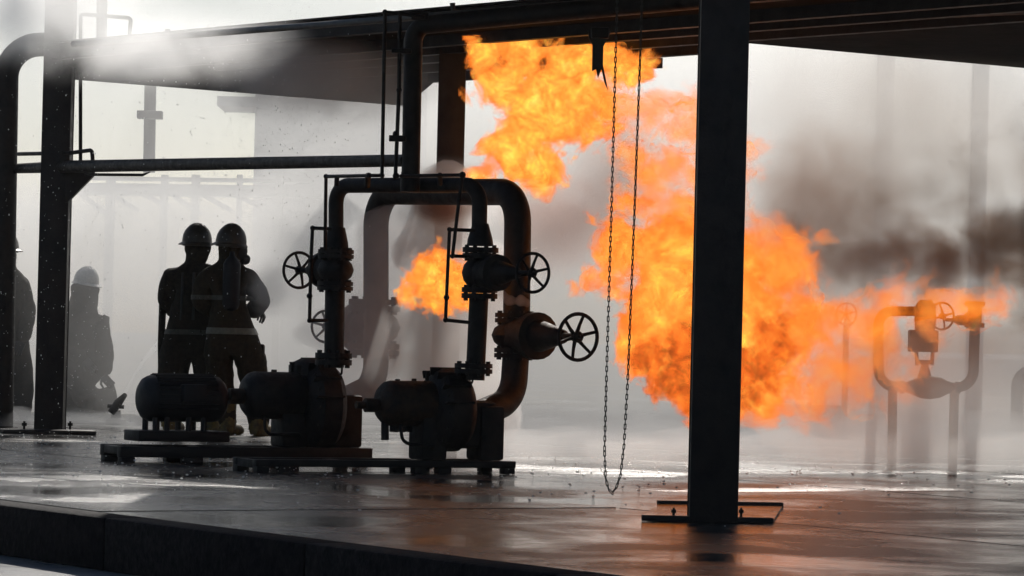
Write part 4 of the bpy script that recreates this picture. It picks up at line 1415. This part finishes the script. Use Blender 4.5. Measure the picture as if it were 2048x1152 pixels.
ball = [(1258, 505, 56, 24.2), (1210, 553, 30, 24.1), (1172, 566, 13, 24.1), (1335, 515, 84, 24.2), (1405, 540, 100, 24.2), (1340, 620, 86, 24.1), (1425, 650, 118, 24.1),
        (1325, 715, 58, 24.0), (1400, 735, 90, 24.0), (1490, 735, 84, 24.0), (1400, 800, 36, 24.0), (1290, 680, 42, 24.1), (1462, 800, 32, 24.0), (1240, 450, 30, 24.3)]
fire('big round fireball behind the near column', ball, 18, hot, 3.3, 1.1, 13, soft=.08, core=.36, mix=.55)
fire('right half of the fireball, thinner and redder, beside the near column',
     [(1490, 540, 90, 24.5), (1560, 545, 78, 24.5), (1530, 640, 95, 24.4), (1590, 600, 52, 24.5), (1580, 505, 34, 24.5), (1570, 710, 60, 24.3), (1520, 780, 42, 24.2), (1520, 470, 40, 24.5)],
     7, mid, 3.3, 1.2, 17, soft=.16, core=.45)
fire('darker sooty flame at the underside of the fireball',
     [(1300, 712, 34, 23.6), (1345, 755, 40, 23.6), (1395, 795, 30, 23.6), (1425, 755, 44, 23.6), (1500, 740, 50, 23.6), (1545, 700, 44, 23.6), (1470, 790, 30, 23.6), (1355, 695, 34, 23.6)],
     20, sooty, 4.2, .9, 44, soft=.09, gain=GAIN * .95, mix=.2)
fire('ragged tail of flame blowing right towards the valve stand',
     [(1620, 640, 56, 24.7), (1680, 715, 66, 24.8), (1635, 795, 46, 24.7), (1735, 670, 66, 24.9), (1775, 610, 56, 25.0), (1800, 725, 44, 25.0), (1865, 625, 54, 25.1), (1935, 620, 50, 25.1), (2000, 612, 38, 25.1), (1580, 785, 44, 24.5), (1715, 800, 38, 24.8)],
     5.5, mid, 3.2, 1.3, 21, soft=.2, core=.5, alpha=.2)
fire('small tongue of flame between the two pump risers',
     [(865, 555, 40, 24.0), (826, 580, 22, 24.0), (905, 560, 40, 23.9), (882, 600, 24, 23.9), (935, 575, 34, 23.8), (870, 510, 14, 24.0)],
     24, hot, 7.5, .55, 33, soft=.05, core=.2)
fire('last lick of flame over the crown of the pipe arch',
     [(962, 352, 16, 24.6), (985, 340, 14, 24.7)], 12, mid, 8, .4, 52, soft=.06)

# ------------------------------------------------------------------ flying drops
mt, nt, b = new_mat('water_drop')
nt.nodes.remove(b)
tl = nt.nodes.new('ShaderNodeBsdfTranslucent')
tl.inputs[0].default_value = (.95, .95, .95, 1)
gl = nt.nodes.new('ShaderNodeBsdfGlossy')
gl.inputs['Roughness'].default_value = .1
mx = nt.nodes.new('ShaderNodeMixShader')
mx.inputs[0].default_value = .3
nt.links.new(tl.outputs[0], mx.inputs[1])
nt.links.new(gl.outputs[0], mx.inputs[2])
nt.links.new(mx.outputs[0], nt.nodes['Material Output'].inputs[0])
mb = MB()
rnd = random.Random(5)
for _ in range(2600):
    if rnd.random() < .6:
        px, py, d = rnd.gauss(150, 190), rnd.uniform(-20, 900), rnd.uniform(24.5, 32)
    else:
        px, py, d = rnd.gauss(560, 120), rnd.gauss(250, 130), rnd.uniform(25, 28)
    if py > 880 or px < -60:
        continue
    mb.ball(P(px, py, d), rnd.choice((.0012, .0016, .0016, .002, .002, .0028, .004)), 3, (1, 1, 1.0 + rnd.random()))
tag(mb.build('water_drops', mt), 'scattered bright drops of water flying through the air on the left', 'drops', kind='stuff')

mb = MB()
for _ in range(2400):
    if rnd.random() < .72:
        px, py = rnd.uniform(900, 2060), 870 + abs(rnd.gauss(0, 55))
    else:
        px, py = rnd.uniform(-10, 760), 872 + abs(rnd.gauss(0, 50))
    g_ = G(px, py)
    mb.ball(g_ + UP * rnd.uniform(.004, .05), rnd.choice((.002, .003, .003, .004, .006)), 3, (1.6, 1.6, 1))
tag(mb.build('splash_drops', mt), 'bright splashes bouncing off the wet concrete floor', 'splashes', kind='stuff')
